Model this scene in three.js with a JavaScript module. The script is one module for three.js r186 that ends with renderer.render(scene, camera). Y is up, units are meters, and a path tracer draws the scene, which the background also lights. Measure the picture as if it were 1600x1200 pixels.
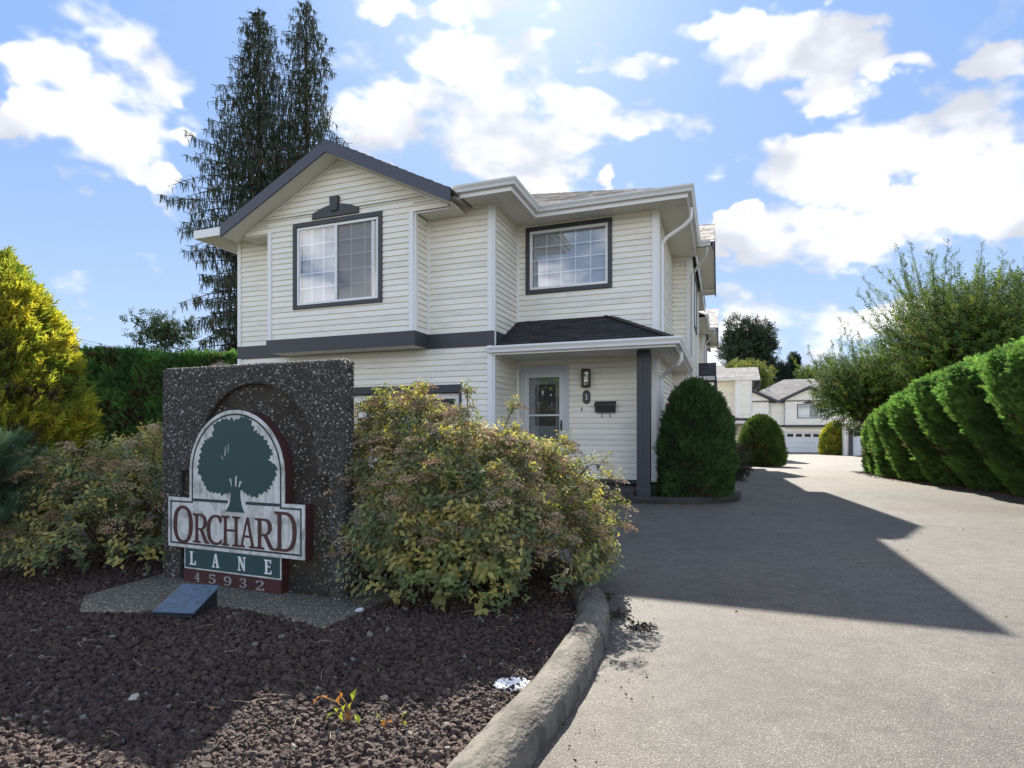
import * as THREE from 'three';
import { mergeGeometries, toCreasedNormals } from 'three/addons/utils/BufferGeometryUtils.js';
import { RoundedBoxGeometry } from 'three/addons/geometries/RoundedBoxGeometry.js';
import { FontLoader } from 'three/addons/loaders/FontLoader.js';
import { TextGeometry } from 'three/addons/geometries/TextGeometry.js';

// ---------------------------------------------------------------- camera, sky, sun, exposure
const EYE = 1.3, F = 890, CX = 800, HZ = 670;               // lens: focal length and horizon in units of a 1600 x 1200 picture
const camera = new THREE.PerspectiveCamera(2 * Math.atan(600 / F) * 180 / Math.PI, 4 / 3, 0.05, 3000);
camera.position.set(0, EYE, 0);
camera.setViewOffset(1600, 1200, 0, -70, 1600, 1200);       // a risen lens, so that verticals stay vertical
camera.updateProjectionMatrix();
const scene = new THREE.Scene();
const renderer = new THREE.WebGLRenderer({ antialias: true });
renderer.toneMapping = THREE.LinearToneMapping;
renderer.toneMappingExposure = 2.9;
renderer.shadowMap.enabled = true;
renderer.setSize(1024, 768);
const SUN = new THREE.Vector3(0.14, 5.75, -6.75).normalize();
const sun = new THREE.DirectionalLight(new THREE.Color(1.0, 0.93, 0.82), 5.0);
sun.name = 'sun'; sun.position.copy(SUN).multiplyScalar(60); sun.castShadow = true; sun.shadow.radius = 1.2;
Object.assign(sun.shadow.camera, { left: -40, right: 40, top: 40, bottom: -40, near: 1, far: 200 });
scene.add(sun, sun.target);

// ---------------------------------------------------------------- random numbers and noise
function RNG(s) { return () => { s |= 0; s = s + 0x6D2B79F5 | 0; let t = Math.imul(s ^ s >>> 15, 1 | s); t = t + Math.imul(t ^ t >>> 7, 61 | t) ^ t; return ((t ^ t >>> 14) >>> 0) / 4294967296; }; }
let R = RNG(7);
const rr = (a, b) => a + (b - a) * R();
const H3 = (x, y, z) => { let h = Math.imul(x, 374761393) ^ Math.imul(y, 668265263) ^ Math.imul(z, 1274126177); h = Math.imul(h ^ h >>> 13, 1274126177); return ((h ^ h >>> 16) >>> 0) / 4294967296; };
const sm = t => t * t * (3 - 2 * t), lerp = (a, b, t) => a + (b - a) * t;
const clamp = (x, a = 0, b = 1) => Math.min(b, Math.max(a, x)), sstep = (a, b, x) => sm(clamp((x - a) / (b - a)));
function noise(x, y, z, per = 0) {
  const X = Math.floor(x), Y = Math.floor(y), Z = Math.floor(z), u = sm(x - X), v = sm(y - Y), w = sm(z - Z);
  const m = per ? (q => ((q % per) + per) % per) : (q => q);
  const h = (i, j, k) => H3(m(X + i), m(Y + j), Z + k);
  return lerp(lerp(lerp(h(0, 0, 0), h(1, 0, 0), u), lerp(h(0, 1, 0), h(1, 1, 0), u), v), lerp(lerp(h(0, 0, 1), h(1, 0, 1), u), lerp(h(0, 1, 1), h(1, 1, 1), u), v), w);
}
function fbm(x, y, z, o = 4, per = 0) { let s = 0, a = 0.5, t = 0; for (let i = 0; i < o; i++) { s += a * noise(x, y, z + i * 17, per); t += a; a *= 0.5; x *= 2; y *= 2; z *= 2; per *= 2; } return s / t; }

// ---------------------------------------------------------------- sky: air and clouds
{
  const W = 4096, Hh = 2048, D = new Float32Array(W * Hh * 4);
  const blobs = [ // the clouds seen from here: centre, radii (in picture units of the lens above), tilt
    [165, 185, 115, 105, 0], [70, 98, 110, 34, 0.3], [35, 170, 70, 24, 0], [235, 285, 85, 24, 0.55], [100, 278, 58, 16, 0.4], [262, 150, 22, 14, 0.4], [280, 225, 26, 22, 0.4], [215, 130, 40, 30, 0.3],
    [690, 190, 165, 62, 0], [600, 215, 75, 52, 0], [880, 190, 120, 52, 0.1], [750, 105, 110, 36, 0.1], [1040, 205, 85, 34, 0], [985, 78, 70, 18, 0], [800, 240, 130, 40, 0.1], [1000, 160, 30, 24, 0], [960, 283, 25, 10, 0], [690, 30, 120, 25, 0],
    [1230, 100, 165, 52, 0.05], [1290, 165, 60, 34, 0], [1470, 215, 150, 58, -0.25], [1310, 275, 110, 34, -0.1], [1560, 105, 60, 24, -0.4], [1245, 385, 95, 34, 0.1], [1380, 355, 170, 44, -0.05], [1540, 300, 110, 60, -0.1], [1590, 365, 60, 30, 0], [1170, 342, 34, 12, -0.2], [1200, 40, 150, 30, 0], [1130, 380, 20, 16, 0], [1400, 130, 50, 18, -.3],
    [1230, 495, 115, 42, 0], [1335, 485, 90, 26, 0.05], [1200, 560, 140, 60, 0], [1400, 520, 120, 40, 0], [1590, 480, 60, 20, 0],
  ];
  for (let j = 0; j < Hh; j++) {
    const el = ((j + 0.5) / Hh - 0.5) * Math.PI, y = Math.sin(el), c = Math.cos(el);
    for (let i = 0; i < W; i++) {
      const az = ((i + 0.5) / W - 0.5) * 2 * Math.PI, x = Math.cos(az) * c, z = Math.sin(az) * c;
      const k = (j * W + i) * 4;
      const yy = Math.max(y, 0);
      const cs = x * SUN.x + y * SUN.y + z * SUN.z, hor = Math.pow(1 - yy, 3.4);
      let r = lerp(0.145, 0.45, hor), g = lerp(0.275, 0.565, hor), b = lerp(0.57, 0.69, hor);
      const halo = Math.pow(Math.max(cs, 0), 8) * 0.12 + Math.pow(Math.max(cs, 0), 60) * 0.2;    // forward scattering round the sun
      r += halo; g += halo * 0.9; b += halo * 0.35;
      let cov = 0;
      if (y > -0.02) {
        const n1 = fbm(x * 5, y * 9 + 3, z * 5, 6), n2 = fbm(x * 16 + 5, y * 26, z * 16, 5);
        let inside = 0, px = 0, py = 0;
        if (z < -0.15) { px = CX + F * x / -z; py = HZ - F * y / -z; const w1 = fbm(px * 0.006 + 3, py * 0.009, 1, 5) - 0.5, w2 = fbm(px * 0.006 + 40, py * 0.009, 9, 5) - 0.5, w3 = fbm(px * 0.03, py * 0.04, 5, 4) - 0.5, w4 = fbm(px * 0.03 + 70, py * 0.04, 5, 4) - 0.5; px += w1 * 170 + w3 * 46; py += w2 * 120 + w4 * 34; inside = sstep(-350, -60, px) * (1 - sstep(1660, 1950, px)) * sstep(-420, -120, py); }
        let v = -1;
        if (inside > 0) for (const q of blobs) {
          const dx = px - q[0], dy = py - q[1], cc = Math.cos(q[4]), ss = Math.sin(q[4]);
          const e = 1 - (((dx * cc + dy * ss) / q[2]) ** 2 + ((dy * cc - dx * ss) / q[3]) ** 2);
          if (e > -1.5) v = Math.max(v, e);
        }
        const vin = clamp(v, -1, 0.6) * 0.8 + (n1 - 0.5) * 1.7 + (n2 - 0.5) * 2.6 + 0.02;
        const p = 1 / (Math.max(y, 0) + 0.16), m1 = fbm(x * p * 1.7 + 9, z * p * 1.7, 2, 6);
        const vout = (m1 - 0.49) * 5.5 + (n2 - 0.5) * 1.2;
        cov = sstep(-0.34, 0.52, lerp(vout, vin, inside)) * sstep(-0.01, 0.08, y);
        const shade = fbm(x * 9 + 1, y * 14 + 7, z * 9, 4);
        const L = lerp(0.46, 0.70, sstep(0.3, 0.64, shade + (n2 - 0.5) * 0.5)) * lerp(2.9, 1.0, sstep(-0.5, 0.45, cs)) + halo * 0.3;  // unseen clouds opposite the sun are brightened to light the house front
        const cool = 1 - sstep(0.3, 0.64, shade); r = lerp(r, L * (1 - 0.05 * cool), cov); g = lerp(g, L * (1 - 0.01 * cool), cov); b = lerp(b, L * (1.02 + 0.07 * cool), cov);
      }
      if (y < 0) { const t = sstep(0, -0.15, y); r = lerp(r, 0.16, t); g = lerp(g, 0.17, t); b = lerp(b, 0.15, t); }
      D[k] = r * 0.57; D[k + 1] = g * 0.57; D[k + 2] = b * 0.57; D[k + 3] = 1;
    }
  }
  const t = new THREE.DataTexture(D, W, Hh, THREE.RGBAFormat, THREE.FloatType);
  t.mapping = THREE.EquirectangularReflectionMapping; t.magFilter = t.minFilter = THREE.LinearFilter; t.colorSpace = THREE.LinearSRGBColorSpace; t.needsUpdate = true;
  scene.background = t; scene.environment = t;
}

// ---------------------------------------------------------------- materials
const toS = v => v <= 0.0031308 ? 12.92 * v : 1.055 * Math.pow(v, 1 / 2.4) - 0.055;
function tex(n, m, fn, rep = [1, 1], data = false) {     // fn(u, v) -> linear rgb
  const D = new Uint8Array(n * m * 4);
  for (let j = 0; j < m; j++) for (let i = 0; i < n; i++) { const c = fn(i / n, j / m), k = (j * n + i) * 4; for (let q = 0; q < 3; q++) D[k + q] = 255 * clamp(data ? c[q] : toS(clamp(c[q]))); D[k + 3] = 255; }
  const t = new THREE.DataTexture(D, n, m); t.wrapS = t.wrapT = THREE.RepeatWrapping; t.magFilter = THREE.LinearFilter; t.minFilter = THREE.LinearMipmapLinearFilter; t.generateMipmaps = true;
  t.repeat.set(...rep); if (!data) t.colorSpace = THREE.SRGBColorSpace; t.needsUpdate = true; return t;
}
const col = (r, g, b) => new THREE.Color().setRGB(r, g, b);
const mat = (c, rough = 0.8, o = {}) => new THREE.MeshStandardMaterial({ color: col(...c), roughness: rough, side: THREE.DoubleSide, ...o });
const leafMat = (c, tr = 0.4, o = {}) => new THREE.MeshPhysicalMaterial({ color: col(...c), roughness: 0.92, specularIntensity: 0.35, transmission: tr, thickness: 0, side: THREE.DoubleSide, ...o });
const grey = v => [v, v, v];
// siding: white vinyl with grime that runs along the laps
const T_siding = tex(512, 512, (u, v) => { const a = fbm(u * 6, v * 24, 1, 4, 6), b = fbm(u * 24, v * 24, 5, 3, 24); const k = 1 - 0.10 * sstep(0.5, 0.85, a) - 0.05 * b; const st = 0.14 * sstep(0.66, 0.78, fbm(u * 4, v * 48, 11, 4, 4)) * sstep(0.5, 0.7, fbm(u * 3, v * 3, 12, 3, 3)); return [0.94 * k * (1 - st), 0.93 * k * (1 - st), 0.89 * k * (1 - st)]; }, [0.4, 0.4]);
const M_siding = [1, 0.97, 0.94].map(k => mat([0.92 * k, 0.89 * k, 0.815 * k], 0.5, { map: T_siding }));
const M_white = mat([0.76, 0.76, 0.74], 0.45), M_gutter = mat([0.62, 0.62, 0.6], 0.4), M_soffit = mat([0.66, 0.63, 0.55], 0.6);
const M_dark = mat([0.040, 0.043, 0.049], 0.55), M_fascia = mat([0.050, 0.053, 0.072], 0.5), M_black = mat([0.012, 0.012, 0.013], 0.4), M_room = mat([0.05, 0.05, 0.052], 0.9);
const M_glass = new THREE.MeshPhysicalMaterial({ color: col(0.95, 0.97, 1), roughness: 0.01, transmission: 1, thickness: 0, ior: 2.3, side: THREE.DoubleSide });
const M_blind = mat([0.42, 0.44, 0.46], 0.6), M_screen = mat([0.03, 0.032, 0.035], 0.8, { transparent: true, opacity: 0.42 });
const M_shingle = mat([1, 1, 1], 0.95, { vertexColors: true }), M_deck = mat([0.16, 0.15, 0.14], 0.95);
const agg = (n, base, cols, N = 70) => { // exposed aggregate: random small stones
  const cell = (i, j, k) => H3(((i % N) + N) % N, ((j % N) + N) % N, k);
  const at = (u, v) => { const x = u * N, y = v * N, X = Math.floor(x), Y = Math.floor(y); let best = 9, id = 0, r = 1; for (let i = -1; i < 2; i++) for (let j = -1; j < 2; j++) { const cx = X + i + 0.15 + 0.7 * cell(X + i, Y + j, 1), cy = Y + j + 0.15 + 0.7 * cell(X + i, Y + j, 2), rad = 0.25 + 0.4 * cell(X + i, Y + j, 3), d = Math.hypot(x - cx, y - cy) / rad; if (d < best) { best = d; id = cell(X + i, Y + j, 4); r = rad; } } return [best, id]; };
  return [tex(n, n, (u, v) => { const [d, id] = at(u, v), s = 1 - sstep(0.75, 1.05, d), c = cols[Math.floor(id * cols.length)], f = 0.75 + 0.5 * fbm(u * 24, v * 24, 3, 3, 24); return c.map((q, i) => lerp(base[i], q, s) * f); }),
    tex(n, n, (u, v) => { const [d] = at(u, v); return grey(clamp(1 - d * d)); }, [1, 1], true)];
};
const [T_agg, B_agg] = agg(1024, [0.034, 0.030, 0.024], [[0.055, 0.049, 0.04], [0.04, 0.034, 0.028], [0.10, 0.09, 0.072], [0.05, 0.037, 0.029], [0.065, 0.058, 0.05], [0.16, 0.15, 0.13], [0.04, 0.038, 0.036]]);
const M_agg = mat([1, 1, 1], 0.7, { map: T_agg, bumpMap: B_agg, bumpScale: 0.004 });
const M_pad = mat([2.8, 2.95, 2.75], 0.7, { map: T_agg, bumpMap: B_agg, bumpScale: 0.004 });
const [T_asphalt, B_asphalt] = agg(2048, [0.085, 0.081, 0.075], [[0.20, 0.192, 0.178], [0.14, 0.134, 0.124], [0.27, 0.26, 0.24], [0.11, 0.106, 0.10], [0.17, 0.155, 0.135], [0.34, 0.33, 0.31], [0.13, 0.128, 0.125], [0.16, 0.15, 0.14]], 360);
const M_asphalt = mat([0.90, 0.87, 0.825], 0.72, { map: T_asphalt, bumpMap: B_asphalt, bumpScale: 0.0035, vertexColors: true });
const T_conc = tex(512, 512, (u, v) => { const a = fbm(u * 8, v * 8, 1, 6, 8), b = noise(u * 200, v * 200, 2, 200), m = 0.75 * sstep(0.42, 0.72, fbm(u * 14, v * 14, 9, 6, 14) * 0.8 + 0.2 * b); const k = 0.55 + 0.5 * a + 0.5 * (b - 0.5); return [lerp(0.15, 0.052, m) * k, lerp(0.136, 0.047, m) * k, lerp(0.113, 0.036, m) * k]; });
const B_conc = tex(512, 512, (u, v) => grey(0.5 * fbm(u * 60, v * 60, 1, 3, 60) + 0.5 * fbm(u * 8, v * 8, 4, 4, 8)), [1, 1], true);
const M_conc = mat([1, 1, 1], 0.9, { map: T_conc, bumpMap: B_conc, bumpScale: 0.012 });
const M_bark = mat([0.055, 0.042, 0.033], 0.95), M_soil = mat([0.035, 0.026, 0.021], 1), M_twig = mat([0.10, 0.065, 0.04], 0.9);
const T_paint = tex(512, 512, (u, v) => { const a = fbm(u * 10, v * 10, 2, 6, 10), s = fbm(u * 40, v * 12, 6, 4, 12), m = sstep(0.46, 0.68, a) * 0.45 + sstep(0.5, 0.7, s) * 0.4; return [lerp(0.62, 0.22, m), lerp(0.62, 0.23, m), lerp(0.58, 0.2, m)]; });
const M_signwhite = mat([1, 1, 1], 0.75, { map: T_paint }), M_signgreen = mat([0.02, 0.062, 0.058], 0.7), M_maroon = mat([0.06, 0.017, 0.016], 0.7), M_signline = mat([0.03, 0.045, 0.045], 0.8);

// ---------------------------------------------------------------- frame of the lane: a = along the house front to the right, b = towards the street, h = up
const TH = Math.atan(330 / 890), X0 = 2.857, D0 = 11.2, UX = Math.cos(TH), UD = -Math.sin(TH), VX = Math.sin(TH), VD = Math.cos(TH);
const W3 = (a, b, h = 0) => new THREE.Vector3(X0 + a * UX - b * VX, h, -(D0 + a * UD - b * VD));
const abOf = (x, d) => { const dx = x - X0, dd = d - D0; return [dx * UX + dd * UD, -(dx * VX + dd * VD)]; };
const gB = b => { const s = -b; return s < 2 ? 0 : s < 30 ? -0.03 * (s - 2) : s < 62 ? -0.84 - 0.015 * (s - 30) : -1.32; };   // the lane falls gently away
const G = (x, d) => gB(abOf(x, d)[1]);
const at = (px, py, d) => new THREE.Vector3((px - CX) / F * d, EYE - (py - HZ) / F * d, -d);

// ---------------------------------------------------------------- helpers
const used = {};
const numbered = n => { const k = used[n] = (used[n] ?? -1) + 1; return k ? n + '_' + String(k).padStart(3, '0') : n; };
function tag(o, label, category, group, kind) { o.userData.label = label; if (category) o.userData.category = category; if (group) o.userData.group = group; if (kind) o.userData.kind = kind; return o; }
function thing(name, label, category, pos = [0, 0, 0], turn = 0, group, kind) { const o = new THREE.Group(); o.name = numbered(name); o.position.set(...(pos.isVector3 ? pos.toArray() : pos)); o.rotation.y = turn; scene.add(o); return tag(o, label, category, group, kind); }
function part(parent, name, geo, m, label) {
  if (Array.isArray(geo)) geo = geo.length > 1 ? mergeGeometries(geo.map(g => { g = g.index ? g.toNonIndexed() : g; if (!g.attributes.uv) g.setAttribute('uv', new THREE.BufferAttribute(new Float32Array(g.attributes.position.count * 2), 2)); for (const k in g.attributes) if (!['position', 'normal', 'uv', 'color'].includes(k)) g.deleteAttribute(k); return g; })) : geo[0];
  const o = new THREE.Mesh(geo, m); o.name = name; o.castShadow = o.receiveShadow = true; if (label) o.userData.label = label; parent.add(o); return o;
}
const stuff = o => { o.userData.kind = 'stuff'; return o; };
function struct(name, geo, m) { const o = part(scene, numbered(name), geo, m); o.userData.kind = 'structure'; return o; }
function inst(parent, name, geo, m, list, kind = 'stuff') { // list of [Matrix4, Color]
  const o = new THREE.InstancedMesh(geo, m, list.length); o.name = name; o.castShadow = o.receiveShadow = true;
  list.forEach(([mx, c], i) => { o.setMatrixAt(i, mx); if (c) o.setColorAt(i, c); }); if (kind) o.userData.kind = kind; parent.add(o); return o;
}
const bx = (w, h, d, x = 0, y = 0, z = 0) => new THREE.BoxGeometry(w, h, d).translate(x, y, z);
const bb = (x0, x1, y0, y1, z0, z1) => bx(x1 - x0, y1 - y0, z1 - z0, (x0 + x1) / 2, (y0 + y1) / 2, (z0 + z1) / 2);
const rbb = (x0, x1, y0, y1, z0, z1, r = 0.006, s = 2) => new RoundedBoxGeometry(x1 - x0, y1 - y0, z1 - z0, s, r).translate((x0 + x1) / 2, (y0 + y1) / 2, (z0 + z1) / 2);
class GB { // loose triangles and quads
  constructor() { this.p = []; this.u = []; this.c = null; }
  tri(a, b, c, ua = [0, 0], ub = [0, 0], uc = [0, 0], k) { this.p.push(...a, ...b, ...c); this.u.push(...ua, ...ub, ...uc); if (k) { this.c ??= []; for (let i = 0; i < 3; i++) this.c.push(...k); } }
  quad(a, b, c, d, ua, ub, uc, ud, k) { this.tri(a, b, c, ua, ub, uc, k); this.tri(a, c, d, ua, uc, ud, k); }
  geo() { const g = new THREE.BufferGeometry(); g.setAttribute('position', new THREE.Float32BufferAttribute(this.p, 3)); g.setAttribute('uv', new THREE.Float32BufferAttribute(this.u, 2)); if (this.c) g.setAttribute('color', new THREE.Float32BufferAttribute(this.c, 3)); g.computeVertexNormals(); return g; }
}
function sweep(profile, path, side = 1) { // profile [out, y] swept along path [x, z] with mitred corners; out lies to the right of travel (side 1), seen from above with z towards the viewer
  const n = path.length, off = path.map((p, i) => {
    const d0 = i ? [p[0] - path[i - 1][0], p[1] - path[i - 1][1]] : null, d1 = i < n - 1 ? [path[i + 1][0] - p[0], path[i + 1][1] - p[1]] : null;
    const nn = d => { const l = Math.hypot(...d); return [-d[1] / l * side, d[0] / l * side]; };
    const a = nn(d0 ?? d1), b = nn(d1 ?? d0), m = [a[0] + b[0], a[1] + b[1]], k = 2 / (m[0] * m[0] + m[1] * m[1]);
    return [m[0] * k, m[1] * k];
  });
  const P = (i, q) => [path[i][0] + off[i][0] * q[0], q[1], path[i][1] + off[i][1] * q[0]], g = new GB(), m = profile.length;
  for (let i = 0; i < n - 1; i++) for (let j = 0; j < m; j++) { const q = profile[j], q2 = profile[(j + 1) % m]; g.quad(P(i, q), P(i + 1, q), P(i + 1, q2), P(i, q2), [0, 0], [1, 0], [1, 1], [0, 1]); }
  for (const i of [0, n - 1]) for (let j = 1; j < m - 1; j++) g.tri(P(i, profile[0]), P(i, profile[j]), P(i, profile[j + 1]));
  return g.geo();
}
const tube = (pts, r, rs = 8, seg = 24) => new THREE.TubeGeometry(new THREE.CatmullRomCurve3(pts.map(p => p.isVector3 ? p : new THREE.Vector3(...p)), false, 'catmullrom', 0.2), seg, r, rs);
function limb(pts, r0, r1, rs = 6, seg = 8) { // a tapering limb
  const g = tube(pts, 1, rs, seg), c = new THREE.CatmullRomCurve3(pts.map(p => p.isVector3 ? p : new THREE.Vector3(...p)), false, 'catmullrom', 0.2), p = g.attributes.position, v = new THREE.Vector3();
  for (let i = 0; i <= seg; i++) { const q = c.getPointAt(i / seg), r = lerp(r0, r1, i / seg); for (let j = 0; j <= rs; j++) { const k = i * (rs + 1) + j; v.fromBufferAttribute(p, k).sub(q).multiplyScalar(r).add(q); p.setXYZ(k, v.x, v.y, v.z); } }
  return g;
}
// ---------------------------------------------------------------- building pieces (in a building's own frame: x along its front, y up, z towards the street)
const COURSE = 0.114;
function courseGeo(spans, u0) { // spans: [xl0, xr0, xl1, xr1, ya, yb, yStart]
  const g = new GB(), prof = t => t < 0.62 ? lerp(0.022, 0.018, t / 0.62) : t < 0.85 ? lerp(0.018, 0.005, (t - 0.62) / 0.23) : lerp(0.005, -0.005, (t - 0.85) / 0.15);
  for (const [xl0, xr0, xl1, xr1, ya, yb, ys] of spans) {
    const ts = [...new Set([(ya - ys) / COURSE, 0.62, 0.85, (yb - ys) / COURSE].map(t => clamp(t, (ya - ys) / COURSE, (yb - ys) / COURSE)))].sort((p, q) => p - q);
    const row = t => { const k = (t * COURSE + ys - ya) / Math.max(1e-6, yb - ya); return [lerp(xl0, xl1, k), lerp(xr0, xr1, k), ys + t * COURSE, prof(t)]; };
    for (let i = 0; i < ts.length - 1; i++) { const A = row(ts[i]), B = row(ts[i + 1]), f = A[2] - ys; g.quad([A[0], A[2], A[3]], [A[1], A[2], A[3]], [B[1], B[2], B[3]], [B[0], B[2], B[3]], [A[0] + u0, A[2]], [A[1] + u0, A[2]], [B[1] + u0, B[2]], [B[0] + u0, B[2]]); }
    const A = row(ts[0]); g.quad([A[0], A[2], -0.007], [A[1], A[2], -0.007], [A[1], A[2], A[3]], [A[0], A[2], A[3]], [A[0], ys], [A[1], ys], [A[1], ys + .01], [A[0], ys + .01]);
  }
  return g.geo();
}
function wall(house, face, off, x0, x1, y0, y1, o = {}) { // face front: plane z = off, x along; right: plane x = off, x is -z; left: plane x = off, x is z
  const posts = (o.posts ?? []).map(([x, w = 0.1, a = y0, b = y1]) => rbb(x - w / 2, x + w / 2, a, b, -0.02, 0.04, 0.005));
  if (!o.strip) posts.push(bb(x0, x1, y0 - 0.03, y0, -0.02, 0.012)); else posts.push(bb(x0, x1, y0 - 0.03, y0, -0.03, -0.02));
  const w = part(house, 'wall', posts, M_white);
  if (face === 'front') w.position.set(0, 0, off); else { w.position.set(off, 0, 0); w.rotation.y = face === 'right' ? Math.PI / 2 : -Math.PI / 2; }
  const L = o.left ?? (() => x0), Rr = o.right ?? (() => x1), all = [[], [], []];
  for (let y = y0; y < y1 - 1e-4; y += COURSE) {
    const ye = Math.min(y + COURSE, y1), ks = [y, ye];
    for (const c of o.cuts ?? []) if (!o.boards) for (const q of [c[2], c[3]]) if (q > y + 1e-4 && q < ye - 1e-4) ks.push(q);
    ks.sort((p, q) => p - q);
    const spans = [];
    for (let i = 0; i < ks.length - 1; i++) {
      const ya = ks[i], yb = ks[i + 1]; let list = [[L(ya), Rr(ya), L(yb), Rr(yb)]];
      for (const [c0, c1, d0, d1] of o.cuts ?? []) if (o.boards ? Math.min(yb, d1) - Math.max(ya, d0) > 0.5 * (yb - ya) : ya >= d0 - 1e-4 && yb <= d1 + 1e-4) list = list.flatMap(s => (c0 >= s[1] || c1 <= s[0]) ? [s] : [[s[0], c0, s[2], c0], [c1, s[1], c1, s[3]]].filter(q => q[1] > q[0]));
      for (const s of list) if (s[1] - s[0] > 0.002) { if (s[3] < s[2]) s[2] = s[3] = (s[2] + s[3]) / 2; spans.push([...s, ya, yb, y]); }
    }
    if (!spans.length) continue;
    const k = Math.floor(rr(0, 3));
    if (o.boards) for (const s of spans) part(w, 'siding_board', courseGeo([s], rr(0, 50)), M_siding[k]); else all[k].push(...spans);
  }
  if (!o.boards) all.forEach((s, k) => { if (s.length) stuff(part(w, 'siding', courseGeo(s, rr(0, 50)), M_siding[k])); });
  return w;
}
// shingles laid on a convex sloping face; the first two points are the eave, left to right seen from outside
function shingles(P, base, spread, o = {}) {
  const v = P.map(p => new THREE.Vector3(...p)), e = v[1].clone().sub(v[0]).normalize(), n = new THREE.Vector3(); let m = 2; n.crossVectors(e, v[m].clone().sub(v[0])).normalize(); if (n.y < 0) n.negate();
  const up = new THREE.Vector3().crossVectors(n, e).normalize(); if (up.y < 0) up.negate();
  const q2 = v.map(p => { const d = p.clone().sub(v[0]); return [d.dot(e), d.dot(up)]; }), top = Math.max(...q2.map(q => q[1]));
  const span = y => { let a = 1e9, b = -1e9; for (let i = 0; i < q2.length; i++) { const A = q2[i], B = q2[(i + 1) % q2.length]; if ((A[1] - y) * (B[1] - y) <= 0 && A[1] !== B[1]) { const x = A[0] + (B[0] - A[0]) * (y - A[1]) / (B[1] - A[1]); a = Math.min(a, x); b = Math.max(b, x); } } return [a, b]; };
  const g = new GB(), ex = o.exposure ?? 0.14, W = o.width ?? 0.24, pt = (x, y, z) => { const p = v[0].clone().addScaledVector(e, x).addScaledVector(up, y).addScaledVector(n, z); return [p.x, p.y, p.z]; };
  for (let y = 0; y < top; y += ex) {
    const y1 = Math.min(y + ex * 1.02, top - 0.001), [a0, b0] = span(Math.max(y, 0.001)), [a1, b1] = span(y1);
    let x = a0 - rr(0, W);
    while (x < b0) {
      const x1 = x + W * rr(0.55, 1.3), l0 = clamp(x, a0, b0), r0 = clamp(x1 - 0.006, a0, b0), l1 = clamp(x, a1, b1), r1 = clamp(x1 - 0.006, a1, b1);
      if (r0 - l0 > 0.004) { const t = rr(0.014, 0.022), kk = 1 + spread * (R() - 0.5), c = base.map(q => q * kk), w = (R() - 0.5) * 0.12 * spread; c[0] *= 1 + w; c[2] *= 1 - w; const yy = y - rr(0, 0.006);
        g.quad(pt(l0, yy, t), pt(r0, yy, t), pt(r1, y1, 0.005), pt(l1, y1, 0.005), [0, 0], [1, 0], [1, 1], [0, 1], c); g.quad(pt(l0, yy, 0), pt(r0, yy, 0), pt(r0, yy, t), pt(l0, yy, t), [0, 0], [1, 0], [1, 1], [0, 1], c); }
      x = x1;
    }
  }
  return g.geo();
}
const poly3 = P => { const g = new GB(); for (let i = 1; i < P.length - 1; i++) g.tri(P[0], P[i], P[i + 1]); return g.geo(); };
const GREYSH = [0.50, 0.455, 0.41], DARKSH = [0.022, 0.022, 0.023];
const roofFace = (parent, P, base, spread = 0.9, o = {}) => stuff(part(parent, 'shingles', shingles(P, base, spread, o), M_shingle));
const gutterProf = (h, s = 1) => [[0, h - 0.12 * s], [0.075 * s, h - 0.12 * s], [0.085 * s, h - 0.075 * s], [0.115 * s, h - 0.03 * s], [0.115 * s, h], [0.1 * s, h + 0.004], [0.1 * s, h - 0.03 * s], [0, h - 0.03 * s]];
function soffit(parent, x0, x1, z0, z1, y, along = 'z') { // narrow boards with grooves
  const gs = [], st = 0.1; if (along === 'z') for (let x = x0; x < x1 - 0.01; x += st) gs.push(bb(x, Math.min(x + st - 0.007, x1), y, y + 0.015, z0, z1)); else for (let z = z0; z < z1 - 0.01; z += st) gs.push(bb(x0, x1, y, y + 0.015, z, Math.min(z + st - 0.007, z1)));
  gs.push(bb(x0, x1, y + 0.009, y + 0.02, z0, z1)); return stuff(part(parent, 'soffit', gs, M_soffit));
}
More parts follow.
